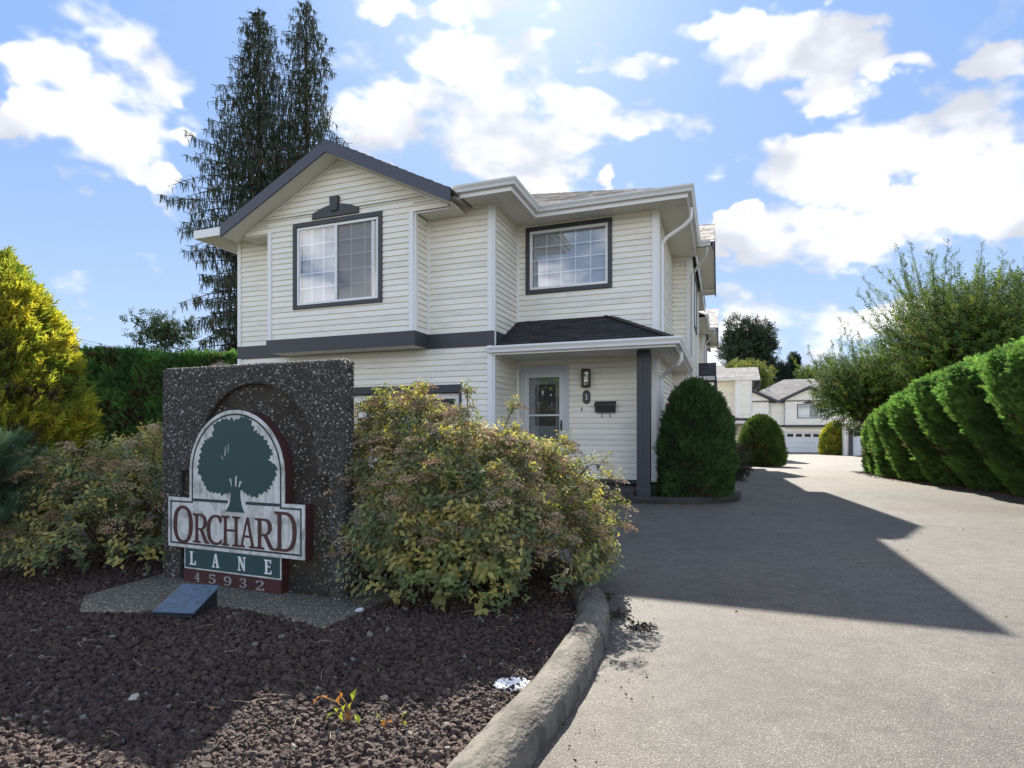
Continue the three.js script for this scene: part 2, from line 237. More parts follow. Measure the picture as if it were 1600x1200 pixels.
function windowPart(house, face, off, x0, x1, y0, y1, o = {}) { // trim outside the given opening, glass within
  const t = 0.085, tr = part(house, 'window', [rbb(x0 - t, x1 + t, y1, y1 + t, -0.02, 0.05), rbb(x0 - t, x1 + t, y0 - t, y0, -0.02, 0.05), rbb(x0 - t, x0, y0, y1, -0.02, 0.049), rbb(x1, x1 + t, y0, y1, -0.02, 0.049)], M_dark);
  if (face === 'front') tr.position.set(0, 0, off); else { tr.position.set(off, 0, 0); tr.rotation.y = Math.PI / 2; }
  const f = 0.055, fr = [rbb(x0, x1, y1 - f, y1, -0.05, 0.022), rbb(x0, x1, y0, y0 + f, -0.05, 0.022), rbb(x0, x0 + f, y0 + f, y1 - f, -0.05, 0.021), rbb(x1 - f, x1, y0 + f, y1 - f, -0.05, 0.021)];
  const xm = o.slide ? lerp(x0, x1, 0.49) : null;
  if (o.slide) fr.push(rbb(xm - 0.03, xm + 0.03, y0 + f, y1 - f, -0.04, 0.019), rbb(x1 - f - 0.13, x1 - f - 0.09, y0 + f, y1 - f, -0.05, -0.012));
  part(tr, 'frame', fr, M_white);
  const gx0 = x0 + f, gx1 = x1 - f, gy0 = y0 + f, gy1 = y1 - f;
  const panes = o.slide ? [[gx0, xm - 0.03, 0.002], [xm + 0.03, gx1, -0.016]] : [[gx0, gx1, 0.002]];
  for (const [a, b, z] of panes) part(tr, 'pane', new THREE.PlaneGeometry(b - a, gy1 - gy0).translate((a + b) / 2, (gy0 + gy1) / 2, z), M_glass);
  const bars = [], nx = o.nx ?? 5, ny = o.ny ?? 4, bw = 0.009;
  const segs = o.slide ? [[gx0, xm - 0.03, 3], [xm + 0.03, gx1 - 0.13, 2.5]] : [[gx0, gx1, nx]];
  for (const [a, b, k] of segs) { for (let i = 1; i < k; i++) bars.push(bb(a + (b - a) * i / k - bw, a + (b - a) * i / k + bw, gy0, gy1, -0.03, -0.022)); for (let j = 1; j < ny; j++) bars.push(bb(a, b, lerp(gy0, gy1, j / ny) - bw, lerp(gy0, gy1, j / ny) + bw, -0.0295, -0.0225)); }
  if (bars.length) part(tr, 'grille', bars, M_white);
  if (o.slide) part(tr, 'insect_screen', new THREE.PlaneGeometry(gx1 - 0.13 - xm, gy1 - gy0).translate((gx1 - 0.13 + xm) / 2, (gy0 + gy1) / 2, 0.008), M_screen);
  if (o.blind !== false) { const sl = []; for (let y = gy0 + 0.01; y < gy1; y += 0.026) sl.push(new THREE.BoxGeometry(gx1 - gx0 - (o.slide ? 0.12 : 0), 0.0012, 0.031).rotateX(o.tilt ?? 1.25).translate((gx0 + gx1) / 2 - (o.slide ? 0.06 : 0), y, -0.09)); stuff(part(tr, 'blind', sl, M_blind)); }
  part(tr, 'room', [bb(x0 - 0.3, x1 + 0.3, y0 - 0.3, y1 + 0.3, -1.6, -1.58), bb(x0 - 0.3, x1 + 0.3, y0 - 0.32, y0 - 0.3, -1.58, -0.06), bb(x0 - 0.3, x1 + 0.3, y1 + 0.3, y1 + 0.32, -1.58, -0.06), bb(x0 - 0.32, x0 - 0.3, y0 - 0.3, y1 + 0.3, -1.58, -0.06), bb(x1 + 0.3, x1 + 0.32, y0 - 0.3, y1 + 0.3, -1.58, -0.06)], M_room);
  if (o.ped) { const c = (x0 + x1) / 2 - 0.02, s = new THREE.Shape(), y = y1 + t + 0.045, hw = 0.56; s.moveTo(c - hw, y); s.lineTo(c + hw, y); s.lineTo(c + hw - 0.01, y + 0.1); s.quadraticCurveTo(c, y + 0.36, c - hw + 0.01, y + 0.1); s.lineTo(c - hw, y);
    part(tr, 'window_head', new THREE.ExtrudeGeometry(s, { depth: 0.035, bevelSize: 0.006, bevelThickness: 0.006, bevelSegments: 1, curveSegments: 16 }).translate(0, 0, 0.018), M_dark);
    const k = new THREE.Shape(); k.moveTo(c - 0.075, y + 0.1); k.lineTo(c + 0.075, y + 0.1); k.lineTo(c + 0.1, y + 0.38); k.lineTo(c - 0.1, y + 0.38); part(tr, 'keystone', new THREE.ExtrudeGeometry(k, { depth: 0.07, bevelSize: 0.006, bevelThickness: 0.006, bevelSegments: 1 }).translate(0, 0, 0.018), M_dark); }
  return tr;
}
// the lane side of a unit, shared by every unit of the row: recess, projecting bay with gable, small porch roof (x = 0 is the wall, z = 0 the front)
function laneSide(h, boards) {
  wall(h, 'right', 0, 0, 3.43, 0.28, 5.66, { posts: [[0.05, 0.1]] });
  wall(h, 'front', -3.43, 0.0, 0.45, 0.28, 5.66, { posts: [[0.4, 0.1]] });
  const gl = y => y < 5.5 ? 3.43 : Math.max(3.43, 5.35 - (6.75 - y) / 0.5 * 1.0), gr = y => y < 5.5 ? 7.27 : Math.min(7.27, 5.35 + (6.75 - y) / 0.5);
  wall(h, 'right', 0.45, 3.43, 7.27, 0.28, 6.7, { left: gl, right: gr, posts: [[3.48, 0.1, .28, 5.6], [7.22, 0.1, .28, 5.6]] });
  windowPart(h, 'right', 0.452, 4.6, 6.1, 4.15, 5.45, { slide: true });
  part(h, 'band_board', sweep([[0.002, 2.9], [0.034, 2.9], [0.034, 3.18], [0.002, 3.18]], [[0.45, -3.45], [0.45, -7.25]], -1), M_dark);
  wall(h, 'right', 0, 7.27, 10.5, 0.28, 5.66, {});
  // gable over the bay: ridge runs along x
  const f = 1.0, eb = -2.78, fb = -7.92, rz = -5.35, ey = 5.72, ry = ey + (eb - rz) * 0.5;
  part(h, 'roof', [poly3([[-2.2, ey, eb], [f, ey, eb], [f, ry, rz], [-2.2, ry, rz]]), poly3([[-2.2, ry, rz], [f, ry, rz], [f, ey, fb], [-2.2, ey, fb]])], M_deck);
  roofFace(h, [[0.62, ey + .01, eb], [f + .02, ey + .01, eb], [f + .02, ry + .01, rz], [0.62 - 1.4, ry + .01, rz]], GREYSH);
  const k = 0.18; for (const z of [eb, fb]) { const s = new GB(), q = (x, y, zz) => [x, y, zz]; const a = [z, ey], b = [rz, ry]; for (const x of [f - 0.03, f]) s.quad(q(x, a[1] - k, a[0]), q(x, b[1] - k, b[0]), q(x, b[1] + .015, b[0]), q(x, a[1] + .015, a[0]), [0, 0], [1, 0], [1, 1], [0, 1]); s.quad(q(f - .03, a[1] - k, a[0]), q(f, a[1] - k, a[0]), q(f, b[1] - k, b[0]), q(f - .03, b[1] - k, b[0]), [0, 0], [1, 0], [1, 1], [0, 1]); s.quad(q(f - .03, a[1] - k, a[0]), q(f, a[1] - k, a[0]), q(f, a[1] + .015, a[0]), q(f - .03, a[1] + .015, a[0]), [0, 0], [1, 0], [1, 1], [0, 1]); part(h, 'barge_board', s.geo(), M_fascia); }
  part(h, 'gutter', sweep(gutterProf(5.75), [[0.6, eb - 0.02], [f - 0.06, eb - 0.02]], 1), M_gutter);
  soffit(h, 0.45, f - 0.035, -3.43, eb - 0.01, 5.6, 'x'); soffit(h, 0.45, f - 0.035, fb, -7.27, 5.6, 'x');
  part(h, 'soffit', [poly3([[0.45, 5.6, eb], [f - .03, 5.6, eb], [f - .03, ry - .14, rz], [0.45, ry - .14, rz]]), poly3([[0.45, ry - .14, rz], [f - .03, ry - .14, rz], [f - .03, 5.6, fb], [0.45, 5.6, fb]])], M_soffit);
  // small porch roof further along
  const pz = -7.35, py = 2.92; part(h, 'porch_roof', [poly3([[0.02, py, pz], [1.0, py, pz], [1.0, py + 0.55, pz - 1.1], [0.02, py + 0.55, pz - 1.1]]), poly3([[0.02, py, pz - 2.2], [1.0, py, pz - 2.2], [1.0, py + 0.55, pz - 1.1], [0.02, py + 0.55, pz - 1.1]])], M_deck);
  roofFace(h, [[0.3, py + .01, pz], [1.0, py + .01, pz], [1.0, py + 0.56, pz - 1.1], [0.3, py + 0.56, pz - 1.1]], DARKSH.map(q => q * 2));
  part(h, 'porch_fascia', [bb(0.98, 1.02, py - 0.16, py + 0.03, pz - 2.2, pz), bb(0.94, 1.04, 0.2, py - 0.16, pz - 0.2, pz - 0.06)], M_dark);
  part(h, 'gutter', sweep(gutterProf(py + .01, 0.9), [[0.3, pz], [0.97, pz]], 1), M_gutter);
  part(h, 'downspout', tube([[0.86, 5.6, eb + 0.05], [0.86, 5.45, eb - .02], [0.5, 5.15, -3.36], [0.5, 5.0, -3.36], [0.5, 0.2, -3.36]], 0.035, 8, 30), M_gutter);
}

// ---------------------------------------------------------------- the end unit facing the street
const RY = -TH;
{
  const h = thing('townhouse', 'white sided two storey end unit with dark trim, number 1 door and gabled upper bay', 'townhouse', W3(0, 0, 0), RY, 'row of townhouses along the lane');
  h.userData.group = undefined; delete h.userData.group;
  // walls facing the street
  wall(h, 'front', 1.38, -9.25, -7.87, 3.18, 5.62, { boards: true, posts: [[-9.2]] });
  const rk = y => clamp((6.79 - y) / 0.5, 0, 9);
  wall(h, 'front', 1.91, -7.87, -4.34, 3.18, 5.46, { boards: true, posts: [[-7.82], [-4.39]], cuts: [[-7.19, -5.04, 3.86, 5.47]] });
  wall(h, 'front', 1.91, -8.6, -3.5, 5.46, 6.77, { boards: true, strip: true, left: y => Math.max(-6.05 - rk(y), -8.5), right: y => Math.min(-6.05 + rk(y), -3.6), cuts: [[-7.19, -5.04, 5.4, 5.56]] });
  wall(h, 'right', -4.34, -1.91, -1.38, 3.18, 5.62, { boards: true, posts: [[-1.87, 0.08]] });
  wall(h, 'left', -7.87, 1.38, 1.91, 3.18, 5.62, {});
  wall(h, 'front', 1.38, -4.34, -2.93, 3.18, 5.62, { boards: true, posts: [[-2.98], [-4.31, 0.06]] });
  wall(h, 'right', -2.93, -1.38, 0, 2.86, 5.62, { boards: true, posts: [[-1.34, 0.08], [-0.03, 0.06]] });
  wall(h, 'front', 0, -2.93, 0, 0.28, 5.66, { boards: true, posts: [[-0.05], [-2.9, 0.06]], cuts: [[-2.73, -0.89, 4.17, 5.56], [-2.86, -1.79, 0.28, 2.57]] });
  wall(h, 'right', -2.93, -1.38, 0, 0.28, 2.86, { boards: true, posts: [[-1.34, 0.08], [-0.03, 0.06]] });
  wall(h, 'front', 1.38, -9.25, -2.93, 0.28, 2.9, { boards: true, posts: [[-9.2], [-2.98]], cuts: [[-8.45, -3.58, 0.28, 2.1]] });
  wall(h, 'left', -9.25, -10.5, 1.38, 0.28, 5.62, {});
  laneSide(h);
  part(h, 'foundation', [bb(-9.22, -2.95, -0.4, 0.255, 1.2, 1.36), bb(-2.95, -0.01, -0.4, 0.21, -0.2, -0.02), bb(-0.2, -0.01, -0.4, 0.255, -10.5, -0.2)], M_agg);
  part(h, 'sill_board', rbb(-1.79, -0.28, 0.2, 0.285, -0.02, 0.05), M_dark);
  part(h, 'back_wall', [bb(-9.25, 0, -0.3, 5.7, -10.6, -10.5), bb(-9.2, -0.05, 2.7, 2.86, -10.4, -0.1)], M_room);
  part(h, 'band_board', sweep([[0.002, 2.9], [0.036, 2.9], [0.036, 3.18], [0.002, 3.185]], [[-9.25, 1.38], [-7.87, 1.38], [-7.87, 1.91], [-4.34, 1.91], [-4.34, 1.38], [-2.93, 1.38], [-2.93, 0]], 1), M_dark);
  part(h, 'bay_underside', [bb(-7.86, -4.35, 2.905, 2.92, 1.38, 1.94)], M_soffit);
  // windows and door
  windowPart(h, 'front', 1.912, -7.11, -5.12, 3.86, 5.47, { slide: true, ny: 5, ped: true });
  windowPart(h, 'front', 0.002, -2.64, -0.97, 4.24, 5.48, { nx: 5, ny: 4, tilt: 1.3 });
  {
    const x0 = -2.85, x1 = -1.8, y0 = 0.285, y1 = 2.56, f = 0.09, d = part(h, 'door', [rbb(x0, x0 + f, y0, y1, -0.06, 0.035), rbb(x1 - f, x1, y0, y1, -0.06, 0.035), rbb(x0 + f, x1 - f, y1 - f, y1, -0.06, 0.034), bb(x1, x1 + 0.022, y0, y1 + 0.02, 0, 0.03), bb(x0, x1 + .022, y1 + .0005, y1 + 0.07, 0, 0.034)], mat([0.5, 0.52, 0.52], 0.5));
    d.userData.label = 'pale grey storm door with two panes';
    const a = x0 + f, b = x1 - f, s = 0.1;
    part(d, 'stile', [rbb(a, a + s, y0 + .02, y1 - f, -0.02, 0.02), rbb(b - s, b, y0 + .02, y1 - f, -0.02, 0.02), rbb(a + s, b - s, y1 - f - 0.09, y1 - f, -0.02, 0.019), rbb(a + s, b - s, 1.565, 1.605, -0.02, 0.022), rbb(a + s, b - s, 0.9, 0.95, -0.02, 0.021)], mat([0.56, 0.58, 0.58], 0.4));
    part(d, 'kick_panel', rbb(a + s, b - s, y0 + 0.02, 0.9, -0.02, 0.008), mat([0.62, 0.65, 0.67], 0.4));
    part(d, 'pane', new THREE.PlaneGeometry(b - a - 2 * s, 0.78).translate((a + b) / 2, 1.99, 0.0), M_glass); part(d, 'pane', new THREE.PlaneGeometry(b - a - 2 * s, 0.62).translate((a + b) / 2, 1.256, -0.004), M_glass);
    part(d, 'door_leaf', [rbb(a, b, y0, y1 - f, -0.12, -0.08), rbb(a + 0.14, b - 0.14, 1.3, 2.3, -0.079, -0.068, 0.004)], mat([0.16, 0.18, 0.18], 0.5));
    part(d, 'door_light', rbb(a + 0.2, b - 0.2, 1.36, 2.24, -0.0675, -0.064, 0.001), M_black);
    part(d, 'handle', [rbb(b - s + 0.03, b - s + 0.065, 1.24, 1.48, 0.02, 0.035), rbb(b - s + 0.032, b - s + 0.06, 1.3, 1.42, 0.04, 0.065), rbb(b - s + 0.035, b - s + 0.055, 1.31, 1.33, 0.03, 0.05)], M_black);
  }
  {
    const x0 = -8.45, x1 = -3.58, g = part(h, 'garage_door', [bb(x0, x1, 2.02, 2.17, -0.12, 0.06), bb(x0, x0 + 0.05, 0, 2.02, -0.12, 0.03), bb(x1 - 0.05, x1, 0, 2.02, -0.12, 0.03)], M_dark); g.position.z = 1.38;
    for (let j = 0; j < 4; j++) part(g, 'panel', rbb(x0 + 0.05, x1 - 0.05, 0.03 + j * 0.495, 0.52 + j * 0.495, -0.1, -0.06), M_white);
    for (let i = 0; i < 6; i++) { const c = x0 + 0.45 + i * 0.79; part(g, 'garage_pane', rbb(c - 0.28, c + 0.28, 1.64, 1.9, -0.065, -0.055, 0.002), M_black); }
  }
  // roofs
  const E = 5.72, S = 0.5, A0 = -9.9, A1 = 0.6;
  const ridgeB = (A0 + A1) / 2, hB = E + S * (A1 - ridgeB), zB = 0.56 - (A1 - ridgeB);
  const rf = part(h, 'roof', [poly3([[A0, E, .56], [A1, E, .56], [ridgeB, hB, zB]]), poly3([[A1, E, .56], [A1, E, -10.7], [ridgeB, hB, -10.7], [ridgeB, hB, zB]]), poly3([[A0, E, .56], [A0, E, -10.7], [ridgeB, hB, -10.7], [ridgeB, hB, zB]])], M_deck);
  const C0 = -9.88, C1 = -2.33, cm = (C0 + C1) / 2, hC = E + S * (C1 - cm), zC = 1.96 - (C1 - cm);
  part(h, 'roof', [poly3([[C0, E, 1.96], [C1, E, 1.96], [cm, hC, zC]]), poly3([[C1, E, 1.96], [C1, E, -3], [cm, hC, -3], [cm, hC, zC]]), poly3([[C0, E, 1.96], [C0, E, -3], [cm, hC, -3], [cm, hC, zC]])], M_deck);
  roofFace(rf, [[-2.35, E + .015, .58], [A1 + .03, E + .015, .58], [ridgeB, hB + .015, zB], [-6.5, hB - 0.6, zB + 1.2]].slice(0, 3), GREYSH);
  roofFace(rf, [[A1 + .02, E + .012, .58], [A1 + .02, E + .012, -10.6], [ridgeB, hB + .012, -10.6], [ridgeB, hB + .012, zB]], GREYSH, 0.9, { width: 0.6, exposure: 0.2 });
  roofFace(rf, [[-3.6, E + .012, 1.98], [C1 + .02, E + .012, 1.98], [cm + 1.9, E + S * 1.9 - .1, 1.98 - 1.9]], GREYSH);
  { // gable over the bay
    const gx = -6.05, gy = 6.93, ez = 2.35, xl = -8.75, xr = -3.35, y = 5.58, th = 0.02;
    part(h, 'gable_roof', [poly3([[xl, y, ez], [gx, gy, ez], [gx, gy, -1.2], [xl, y, -1.2]]), poly3([[gx, gy, ez], [xr, y, ez], [xr, y, -1.2], [gx, gy, -1.2]])], M_deck);
    roofFace(h, [[xr, y + .01, ez], [xr, y + .01, 0.5], [gx, gy + .01, 0.5], [gx, gy + .01, ez]].map(p => p), GREYSH, 0.9, { width: 0.5, exposure: 0.2 });
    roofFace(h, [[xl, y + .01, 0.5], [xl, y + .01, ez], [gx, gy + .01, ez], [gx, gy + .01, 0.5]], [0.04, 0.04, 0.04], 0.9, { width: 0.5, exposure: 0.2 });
    for (const [x] of [[xl], [xr]]) { const s = new THREE.Shape(), k = 0.25; s.moveTo(x, y - k + 0.02); s.lineTo(gx, gy - k + 0.02); s.lineTo(gx, gy + 0.01); s.lineTo(x, y + 0.01); part(h, 'barge_board', new THREE.ExtrudeGeometry(s, { depth: 0.035, bevelEnabled: false }).translate(0, 0, ez - 0.02), M_fascia); }
    const d = 0.2; part(h, 'soffit', [poly3([[xl, y - d, ez - .02], [gx, gy - d, ez - .02], [gx, gy - d, 1.9], [xl, y - d, 1.9]]), poly3([[gx, gy - d, ez - .02], [xr, y - d, ez - .02], [xr, y - d, 1.9], [gx, gy - d, 1.9]])], M_soffit);
    const fr = part(h, 'frieze_trim', [[xl + .25], [xr - .25]].map(([x]) => { const s = new THREE.Shape(), yy = gy - d - Math.abs(x - gx) * 0.5; s.moveTo(x, yy - 0.05); s.lineTo(gx, gy - d - 0.05); s.lineTo(gx, gy - d - 0.01); s.lineTo(x, yy - 0.01); return new THREE.ExtrudeGeometry(s, { depth: 0.02, bevelEnabled: false }).translate(0, 0, 1.925); }), M_white);
    soffit(h, -8.62, -7.87, 1.4, 1.93, 5.45, 'z'); soffit(h, -4.34, -3.48, 1.4, 1.93, 5.46, 'z');
  }
  part(h, 'gutter', sweep(gutterProf(5.76), [[-9.9, -10.5], [-9.9, 1.96], [-8.6, 1.96]], -1), M_gutter); part(h, 'gutter', sweep(gutterProf(5.76), [[-3.45, 1.96], [-2.33, 1.96], [-2.33, 0.56], [0.6, 0.56], [0.6, -2.7]], 1), M_gutter);
  part(h, 'fascia_board', [sweep([[-0.03, 5.56], [0.001, 5.56], [0.001, 5.74], [-0.03, 5.74]], [[-3.45, 1.96], [-2.33, 1.96], [-2.33, 0.56], [0.6, 0.56], [0.6, -10.5]], 1), sweep([[-0.03, 5.56], [0.001, 5.56], [0.001, 5.74], [-0.03, 5.74]], [[-9.9, -10.5], [-9.9, 1.96], [-8.6, 1.96]], -1)], M_white);
  soffit(h, -4.34, -2.34, 1.38, 1.95, 5.61); soffit(h, -2.93, -2.34, 0.56, 1.38, 5.61, 'x'); soffit(h, -2.93, 0.59, 0.0, 0.55, 5.61); soffit(h, 0, 0.59, -3.43, 0, 5.61, 'x'); soffit(h, -9.88, -7.87, 1.38, 1.95, 5.61); soffit(h, -9.88, -9.25, -6, 1.38, 5.61, 'x'); soffit(h, 0, .59, -10.5, -7.9, 5.61, 'x');
  // porch
  const PE = 2.84, PS = 0.52, pz = 1.4, px = 0.45, ph = PE + PS * pz;
  const pr = part(h, 'porch_roof', [poly3([[-3.0, PE, pz], [px, PE, pz], [px - pz, ph, 0], [-3.0, ph, 0]]), poly3([[px, PE, pz], [px, PE, -3.43], [-0.02, PE + PS * (px + .02), -3.43], [-0.02, PE + PS * (px + .02), 0], [px - pz, ph, 0]])], M_deck);
  roofFace(pr, [[-2.98, PE + .012, pz + .02], [px + .02, PE + .012, pz + .02], [px - pz, ph + .012, 0.02], [-2.98, ph + .012, 0.02]], DARKSH, 0.9);
  roofFace(pr, [[px + .02, PE + .012, pz + .02], [px + .02, PE + .012, -3.43], [0.03, PE + PS * (px - .03), -3.43], [0.03, PE + PS * (px - .03), pz - px - .1]], DARKSH, 0.9);
  part(pr, 'hip_cap', [0, 1, 2, 3, 4, 5, 6, 7, 8, 9].map(i => { const t = (i + .5) / 10, p = [lerp(px, px - pz, t), lerp(PE, ph, t) + .022, lerp(pz, 0, t)]; const g = bx(0.24, 0.012, 0.22); g.rotateX(0.33).rotateY(Math.PI / 4).translate(...p); return g; }), mat([0.03, 0.03, 0.03], 0.95));
  part(h, 'gutter', sweep(gutterProf(PE + 0.03), [[-3.0, pz], [px, pz], [px, -3.4]], 1), M_white);
  part(h, 'fascia_board', sweep([[-0.03, PE - .13], [0.001, PE - .13], [0.001, PE], [-0.03, PE]], [[-3.0, pz], [px, pz], [px, -3.4]], 1), M_white);
  soffit(h, -2.92, px - 0.04, 0.0, pz - 0.04, PE - 0.1); soffit(h, 0, px - 0.04, -3.42, 0, PE - 0.1, 'x');
  part(h, 'porch_post', [rbb(-0.27, -0.03, 0.02, PE - 0.1, 0.72, 0.94, 0.008), rbb(-0.285, -0.015, 0.02, 0.24, 0.705, 0.955, 0.006), rbb(-0.215, -0.165, 0.24, PE - 0.1, 0.71, 0.95, 0.004), rbb(-0.135, -0.085, 0.24, PE - 0.1, 0.709, 0.951, 0.004)], M_dark);
  part(h, 'porch_slab', [rbb(-2.92, -0.3, -0.2, 0.17, -0.01, 1.1, 0.012)], M_agg);
  part(h, 'downspout', tube([[0.62, 5.62, -0.15], [0.62, 5.42, -0.15], [0.5, 5.3, -0.18], [0.16, 5.12, -0.25], [0.06, 5.0, -0.26], [0.06, 4.7, -0.26], [0.06, 3.2, -0.26]], 0.042, 8, 40), M_white);
  part(h, 'downspout', tube([[0.47, 2.76, 0.4], [0.47, 2.6, 0.4], [0.4, 2.5, 0.35], [0.14, 2.38, -0.02], [0.07, 2.28, -0.08], [0.07, 2.0, -0.08], [0.07, 0.05, -0.08]], 0.042, 8, 40), M_white);
  part(h, 'tap', [new THREE.CylinderGeometry(0.022, 0.026, 0.06, 10).rotateX(Math.PI / 2).translate(-1.16, 0.53, 0.045), new THREE.TorusGeometry(0.028, 0.007, 6, 14).translate(-1.16, 0.545, 0.085), new THREE.CylinderGeometry(0.014, 0.016, 0.07, 8).translate(-1.16, 0.49, 0.07)], mat([0.12, 0.11, 0.1], 0.4, { metalness: 0.6 }));
  part(h, 'doorbell', rbb(-1.52, -1.5, 1.66, 1.74, 0.015, 0.03, 0.003), M_black);
  for (const x of [-1.09, -0.93]) part(h, 'newspaper_hook', tube([[x, 1.61, 0.02], [x, 1.56, 0.05], [x + .01, 1.53, 0.07], [x + .02, 1.55, 0.085]], 0.006, 6, 12), M_black);
}
// things on the house front (their own positions, same turn)
const onHouse = (name, label, cat, a, hgt, b) => thing(name, label, cat, W3(a, b, hgt), RY);
{
  const l = onHouse('wall_lantern', 'brown box lantern with clear bulb on the wall above the number plaque', 'wall lamp', -1.41, 2.15, 0.016);
  const br = mat([0.035, 0.018, 0.014], 0.5);
  part(l, 'backplate', rbb(-0.085, 0.085, 0, 0.37, 0, 0.015), br);
  part(l, 'cage', [rbb(-0.085, -0.06, 0, 0.37, 0.015, 0.13), rbb(0.06, 0.085, 0, 0.37, 0.015, 0.13), rbb(-0.06, 0.06, 0.31, 0.37, 0.015, 0.13), rbb(-0.06, 0.06, 0, 0.035, 0.015, 0.13)], br);
  part(l, 'glass', bx(0.12, 0.275, 0.003, 0, 0.172, 0.115), M_glass);
  part(l, 'bulb', [new THREE.SphereGeometry(0.03, 14, 10).scale(1, 1.25, 1).translate(0, 0.16, 0.065), new THREE.CylinderGeometry(0.014, 0.014, 0.05, 10).translate(0, 0.215, 0.065)], mat([0.7, 0.68, 0.62], 0.3));
}
const font = await new FontLoader().loadAsync('fonts/droid/droid_serif_bold.typeface.json');
const fontR = await new FontLoader().loadAsync('fonts/droid/droid_serif_regular.typeface.json');
function glyph(ch, x0, x1, y0, y1, depth = 0.006, f = font) { // a letter fitted into a rectangle
  const g = new TextGeometry(ch, { font: f, size: 1, depth: 1, curveSegments: 8, bevelEnabled: false }); g.computeBoundingBox(); const b = g.boundingBox;
  return g.translate(-b.min.x, -b.min.y, -b.min.z).scale((x1 - x0) / (b.max.x - b.min.x), (y1 - y0) / (b.max.y - b.min.y), depth / (b.max.z - b.min.z)).translate(x0, y0, 0);
}
{
  const p = onHouse('house_number_plaque', 'dark rounded plaque with white number 1 beside the front door', 'house number', -1.41, 1.95, 0.016);
  const s = new THREE.Shape(), r = 0.078; s.absarc(0, 0.062, r, 0, Math.PI); s.absarc(0, -0.062, r, Math.PI, 2 * Math.PI);
  part(p, 'plaque', new THREE.ExtrudeGeometry(s, { depth: 0.014, bevelSize: 0.003, bevelThickness: 0.003, bevelSegments: 2, curveSegments: 16 }), mat([0.05, 0.05, 0.055], 0.5));
  part(p, 'digit', glyph('1', -0.022, 0.024, -0.055, 0.055).translate(0, 0, 0.016), M_white);
  const m = onHouse('mailbox', 'black metal mailbox mounted on the white siding', 'mailbox', -1.015, 1.64, 0.016);
  const q = new THREE.Shape(); q.moveTo(0, 0); q.lineTo(0.09, 0); q.lineTo(0.1, 0.14); q.lineTo(0, 0.2);
  part(m, 'body', new THREE.ExtrudeGeometry(q, { depth: 0.4, bevelSize: 0.004, bevelThickness: 0.004, bevelSegments: 2 }).rotateY(-Math.PI / 2).translate(0.2, 0, 0), M_black);
  part(m, 'lid', [new RoundedBoxGeometry(0.43, 0.012, 0.13, 2, 0.005).rotateX(0.5).translate(0, 0.185, 0.058), new RoundedBoxGeometry(0.43, 0.05, 0.01, 2, 0.004).translate(0, 0.135, 0.118)], M_black);
}
// ---------------------------------------------------------------- the further units of the row, and the houses beyond
function rowUnit(label, z0, drop, side = 0) {
  const h = thing('townhouse', label, 'townhouse', W3(side, z0, drop), RY);
  laneSide(h);
  part(h, 'wall_body', [bb(-9.25, -0.02, -0.4, 5.66, -10.5, -0.02), bb(-0.02, 0.43, -0.4, 5.6, -7.25, -3.45), bb(-0.03, 0.0, -0.4, 0.26, -10.5, 0)], M_siding[1]);
  const E = 5.72, A0 = -9.9, A1 = 0.6, m = (A0 + A1) / 2, t = E + 0.5 * (A1 - m);
  const rf = part(h, 'roof', [poly3([[A1, E, 0.3], [A1, E, -10.7], [m, t, -10.7], [m, t, 0.3]]), poly3([[A0, E, .3], [A0, E, -10.7], [m, t, -10.7], [m, t, .3]]), poly3([[A0, E, .3], [A1, E, .3], [m, t, .3]])], M_deck);
  part(h, 'gutter', sweep(gutterProf(5.76), [[0.6, 0.3], [0.6, -2.7]], 1), M_gutter);
  soffit(h, 0, 0.59, -3.43, 0.3, 5.61, 'x');
  part(h, 'porch_roof', [poly3([[0.45, 2.84, 0], [0.45, 2.84, -3.43], [-0.02, 3.1, -3.43], [-0.02, 3.1, 0]])], M_deck);
  part(h, 'gutter', sweep(gutterProf(2.87), [[0.45, 0], [0.45, -3.4]], 1), M_white);
  return h;
}
rowUnit('white unit of the row directly behind the end unit, only its gabled side seen', -10.6, -0.28);
